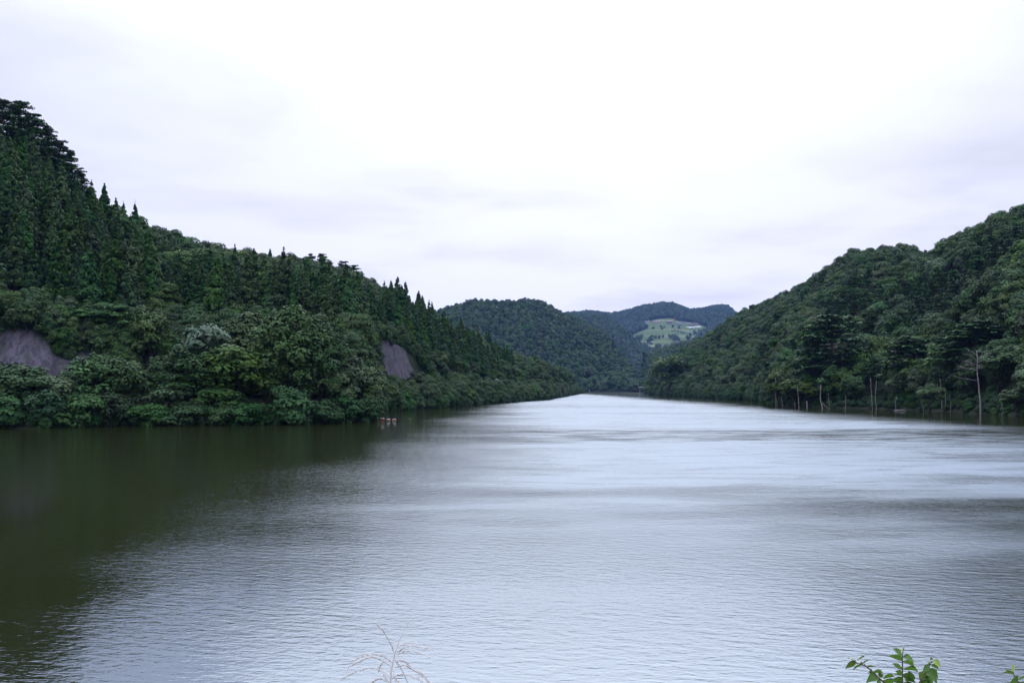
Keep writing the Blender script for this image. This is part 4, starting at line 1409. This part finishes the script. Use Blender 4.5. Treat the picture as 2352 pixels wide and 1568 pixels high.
# bridge at the head of the lake
p = at(1477, 888.5, 1855)
e = empty('bridge', (p.x, p.y, 0), 'small pale bridge at the head of the lake', 'bridge')
mb = MB()
mb.box((0, 0, p.z), (22, 5, 1.1))
mb.build('deck', M['wallw'], e)
for s in (-2.2, 2.2):
    mb = MB()
    mb.box((0, s, p.z + 1.35), (22, .2, .25))
    for k in range(12):
        mb.box((-10.5 + k * 1.9, s, p.z + .9), (.2, .2, .7))
    mb.build('railing', M['wallw'], e)
for x in (-6.5, 5.5):
    mb = MB()
    mb.box((x, 0, (p.z - .6) / 2 - 1), (1.2, 4, p.z - .6 + 2))
    mb.build('pier', M['roofg'], e)

# ------------------------------------------------------------------ plants in front of the camera
def fg(zx, zy, ox, oy, sc_, Y):
    """crop pixel of the photograph (3456 wide) to a point at depth Y"""
    return at((ox + zx / sc_) * 2352 / 3456, (oy + zy / sc_) * 2352 / 3456, Y)


def curve(pts, n):
    """smooth path through points"""
    P = [Vector(p) for p in pts]
    out = []
    for i in range(len(P) - 1):
        a, b_, c, d = P[max(i - 1, 0)], P[i], P[i + 1], P[min(i + 2, len(P) - 1)]
        for k in range(n):
            q = k / n
            out.append(0.5 * ((2 * b_) + (c - a) * q + (2 * a - 5 * b_ + 4 * c - d) * q * q + (3 * b_ - a - 3 * c + d) * q ** 3))
    return out + [P[-1]]


m, t, b = material('pampas_straw')
co = t.new('ShaderNodeTexCoord').outputs['Object']
t.put(b.inputs['Base Color'], t.mix(t.noise(co, 9.0, 3.0).outputs[0], (0.84, 0.78, 0.72, 1), (0.93, 0.89, 0.84, 1)))
b.inputs['Roughness'].default_value = 0.8
tr = t.new('ShaderNodeBsdfTranslucent')                           # silky hairs let the light through
tr.inputs[0].default_value = (0.93, 0.89, 0.84, 1)
ms = t.new('ShaderNodeMixShader')
ms.inputs[0].default_value = 0.5
t.l.new(b.outputs[0], ms.inputs[1])
t.l.new(tr.outputs[0], ms.inputs[2])
t.l.new(ms.outputs[0], t.n['Material Output'].inputs[0])
M['straw'] = m
GY = 3.0
g0 = tz(fg(1045, 996, 1050, 2050, 3.92, GY).x, GY)
base = Vector((fg(1045, 996, 1050, 2050, 3.92, GY).x - 0.05, GY, g0))
e = empty('plume_grass', base, 'dry straw coloured plume grass rising at the bottom edge', 'grass plume')
stem = [base + Vector((0, 0, -.03)), base.lerp(fg(1045, 996, 1050, 2050, 3.92, GY), .5)] + curve([fg(x, y, 1050, 2050, 3.92, GY) for x, y in
             ((1045, 996), (1060, 830), (1090, 680), (1112, 580), (1140, 515), (1185, 380), (1270, 230), (1345, 115))], 5)
mb = MB()
n = len(stem)
mb.tube([p - base for p in stem], [0.0032 * (1 - .75 * i / n) for i in range(n)], 6)
mb.build('stem', M['straw'], e, True)
BR = [[(1100, 590), (1040, 450), (960, 310), (880, 225)], [(1120, 600), (1200, 540), (1290, 505), (1400, 508), (1590, 545)], [(1150, 520), (1220, 465), (1380, 458)],
      [(1130, 620), (1250, 575), (1400, 580), (1540, 635)], [(1075, 715), (980, 650), (870, 612), (760, 615), (650, 645), (560, 690)], [(1060, 780), (960, 700), (850, 655), (740, 660), (620, 710), (500, 775)],
      [(1020, 890), (920, 825), (800, 790), (680, 805), (540, 865), (410, 930)], [(1090, 720), (1180, 690), (1260, 720), (1360, 820), (1470, 870), (1570, 990)],
      [(1090, 790), (1220, 755), (1310, 790), (1430, 860), (1560, 985)], [(1060, 950), (1150, 885), (1280, 885), (1400, 930), (1500, 990), (1560, 1060)], [(1020, 985), (960, 945), (880, 940), (800, 990), (740, 1060)],
      [(1040, 1000), (985, 905), (970, 880)], [(1085, 830), (1125, 990), (1140, 1080)], [(1070, 900), (1180, 1000), (1230, 1080)], [(1065, 700), (960, 710), (905, 780), (895, 830)], [(1100, 660), (1190, 800), (1280, 990)]]
for br in BR:
    dy_ = random.uniform(-.10, .10)
    P = curve([fg(x, y, 1050, 2050, 3.92, GY + dy_ * i / (len(br) - 1)) - base for i, (x, y) in enumerate(br)], 7)
    mb = MB()
    nn = len(P)
    mb.tube(P, [0.0012 * (1 - .45 * i / nn) for i in range(nn)], 5)
    for i in range(2, nn):                                          # spikelets and silky hairs
        dr = (P[i] - P[i - 1]).normalized()
        for k in range(2):
            q = P[i - 1].lerp(P[i], random.random())
            dv = (dr * 1.4 + Vector((random.uniform(-1, 1), random.uniform(-1, 1), random.uniform(-1, 1))) * .55).normalized()
            mb.tube([q, q + dv * .006, q + dv * .014], [.0005, .0011, .0002], 4, cap=False)
    mb.build('plume_branch', M['straw'], e)

m, t, b = material('glossy_leaf')
co = t.new('ShaderNodeTexCoord').outputs['Object']
rnd = t.new('ShaderNodeObjectInfo').outputs['Random']
n1 = t.noise(co, 60.0, 3.0).outputs[0]
c = t.mix(rnd, (0.085, 0.185, 0.040, 1), (0.13, 0.25, 0.055, 1))
t.put(b.inputs['Base Color'], t.vmath('SCALE', c, scale=t.mapr(n1, .3, .7, .8, 1.2, False)))
b.inputs['Roughness'].default_value = 0.42
tr = t.new('ShaderNodeBsdfTranslucent')                           # thin blades glow a little against the sky
tr.inputs[0].default_value = (0.13, 0.26, 0.04, 1)
ms = t.new('ShaderNodeMixShader')
ms.inputs[0].default_value = 0.35
t.l.new(b.outputs[0], ms.inputs[1])
t.l.new(tr.outputs[0], ms.inputs[2])
t.l.new(ms.outputs[0], t.n['Material Output'].inputs[0])
M['leaf'] = m
m, t, b = material('young_leaf')
co = t.new('ShaderNodeTexCoord').outputs['Object']
t.put(b.inputs['Base Color'], t.mix(t.noise(co, 50.0, 3.0).outputs[0], (0.27, 0.40, 0.07, 1), (0.42, 0.52, 0.14, 1)))
b.inputs['Roughness'].default_value = 0.5
M['youngleaf'] = m
M['twig'] = plain('reddish_twig', (0.16, 0.085, 0.075), 0.7, 0.2, 20)
SY = 4.0


def sp(x, y, d=0.0):
    return fg(x, y, 2750, 2100, 3.331, SY + d)


def leaf(parent, base, a, tip, width, sag, mat, young=False):
    """one leaf blade with a folded midrib, bowed between its base and its tip"""
    d = random.uniform(-.035, .035)
    A, B = sp(*a), sp(*tip, d)
    ax = B - A
    L = ax.length
    side = ax.cross(Vector((random.uniform(-.25, .25), 1, random.uniform(.1, .7)))).normalized()
    if side.z < 0:
        side = -side
    nrm = side.cross(ax).normalized()
    if nrm.y > 0:
        nrm = -nrm
    wv = (side + Vector((0, -.45, 0)) * random.choice((-1, 1, 1))).normalized()
    n = 7
    vs = []
    for i in range(n + 1):
        q = i / n
        c = A + ax * q + Vector((0, 0, 1)) * (4 * sag * L * q * (1 - q)) * 1.0
        wq = 1.35 * width * L * (math.sin(math.pi * min(q * 1.05, 1) ** .85) ** .8) * .5 if 0 < i < n else 0.0004
        up_ = nrm * wq * .35
        vs += [c + wv * wq + up_, c, c - wv * wq + up_]
    vs = [v - base for v in vs]
    fs = []
    for i in range(n):
        o = i * 3
        fs += [(o, o + 1, o + 4, o + 3), (o + 1, o + 2, o + 5, o + 4)]
    mb = MB()
    mb.add(vs, fs)
    ob = mb.build('leaf', mat, parent, True)
    if young:
        ob['label'] = 'pale yellow green young leaf'


def shoot(px, label, stems, leaves):
    p = sp(*stems[0][0])
    base = Vector((p.x, SY, tz(p.x, SY)))
    e = empty('leafy_shrub', base, label, 'shrub', 'green shoots at the bottom edge')
    for st in stems:
        low = (st[0][0] * 1.9 - st[1][0] * .9, st[0][1] + 110)
        P = [base + Vector((0, 0, -.05)), base.lerp(sp(*low), .35), base.lerp(sp(*low), .7)] + curve([sp(*low)] + [sp(*q) for q in st], 4)
        mb = MB()
        mb.tube([q - base for q in P], [.0042 * (1 - .8 * i / len(P)) + .0006 for i in range(len(P))], 6)
        mb.build('stem', M['twig'], e, True)
    for a, b_, wd, sg, yg in leaves:
        leaf(e, base, a, b_, wd, sg, M['youngleaf'] if yg else M['leaf'], yg)


shoot(0, 'green leafy shrub with three curved shoots at the bottom right', [
    [(985, 680), (985, 540), (985, 420), (990, 330), (995, 280)], [(790, 680), (700, 600), (620, 520), (560, 480), (480, 450), (410, 405)], [(1170, 680), (1250, 540), (1300, 460), (1330, 420)]], [
    ((985, 365), (878, 288), .34, .16, 0), ((985, 425), (812, 380), .34, .20, 0), ((985, 520), (872, 455), .32, .12, 0), ((992, 385), (1052, 350), .5, .1, 0), ((995, 375), (1118, 450), .36, .22, 0),
    ((990, 425), (1122, 505), .40, .24, 0), ((990, 515), (1162, 548), .38, .20, 0), ((985, 590), (878, 575), .34, .14, 0), ((990, 605), (1058, 560), .36, .1, 0), ((1100, 650), (1055, 530), .38, .0, 0),
    ((1000, 600), (1140, 680), .44, .15, 0), ((985, 665), (868, 632), .36, .14, 0), ((990, 670), (1112, 690), .40, .18, 0), ((992, 320), (1004, 266), .3, .0, 1), ((990, 330), (965, 272), .25, .0, 1),
    ((985, 560), (900, 540), .36, .1, 0), ((985, 700), (900, 760), .36, .14, 0), ((1005, 690), (1100, 770), .36, .14, 0), ((1010, 640), (1120, 640), .4, .14, 0),
    ((705, 605), (573, 680), .46, .30, 0), ((645, 548), (768, 562), .36, .16, 0), ((585, 492), (682, 495), .40, .18, 0), ((562, 490), (556, 452), .5, .0, 0), ((528, 468), (420, 538), .34, .20, 0), ((525, 462), (612, 415), .42, .16, 0),
    ((640, 520), (598, 568), .5, .1, 0), ((470, 420), (562, 382), .42, .22, 1), ((458, 415), (342, 515), .62, .10, 1), ((425, 405), (366, 400), .5, .2, 1), ((500, 470), (520, 430), .5, .0, 0),
    ((752, 615), (720, 545), .5, .0, 0), ((760, 620), (898, 608), .42, .22, 0), ((770, 640), (878, 700), .48, .18, 0), ((880, 655), (990, 678), .34, .16, 0), ((730, 630), (690, 720), .4, .1, 0),
    ((1305, 470), (1396, 522), .34, .20, 0), ((1282, 505), (1384, 628), .36, .22, 0), ((1252, 548), (1380, 700), .40, .28, 0), ((1285, 480), (1208, 570), .42, .20, 0), ((1325, 420), (1415, 505), .40, .20, 1), ((1315, 415), (1300, 384), .45, .0, 0),
    ((1262, 535), (1180, 650), .50, .14, 0), ((1232, 610), (1330, 700), .44, .18, 0), ((1300, 440), (1250, 478), .55, .10, 0), ((1190, 660), (1165, 720), .42, .1, 0), ((1200, 640), (1290, 740), .42, .2, 0)])
shoot(1, 'single light green shoot at the bottom right corner', [[(2305, 690), (2245, 595), (2232, 545)]], [
    ((2232, 550), (2224, 448), .36, .0, 1), ((2236, 562), (2114, 556), .34, .10, 1), ((2240, 575), (2138, 520), .34, .05, 1), ((2255, 590), (2288, 575), .5, .0, 1), ((2285, 645), (2180, 690), .50, .22, 0),
    ((2285, 630), (2375, 610), .44, .16, 0), ((2300, 670), (2400, 690), .42, .18, 0), ((2295, 670), (2215, 740), .42, .18, 0)])
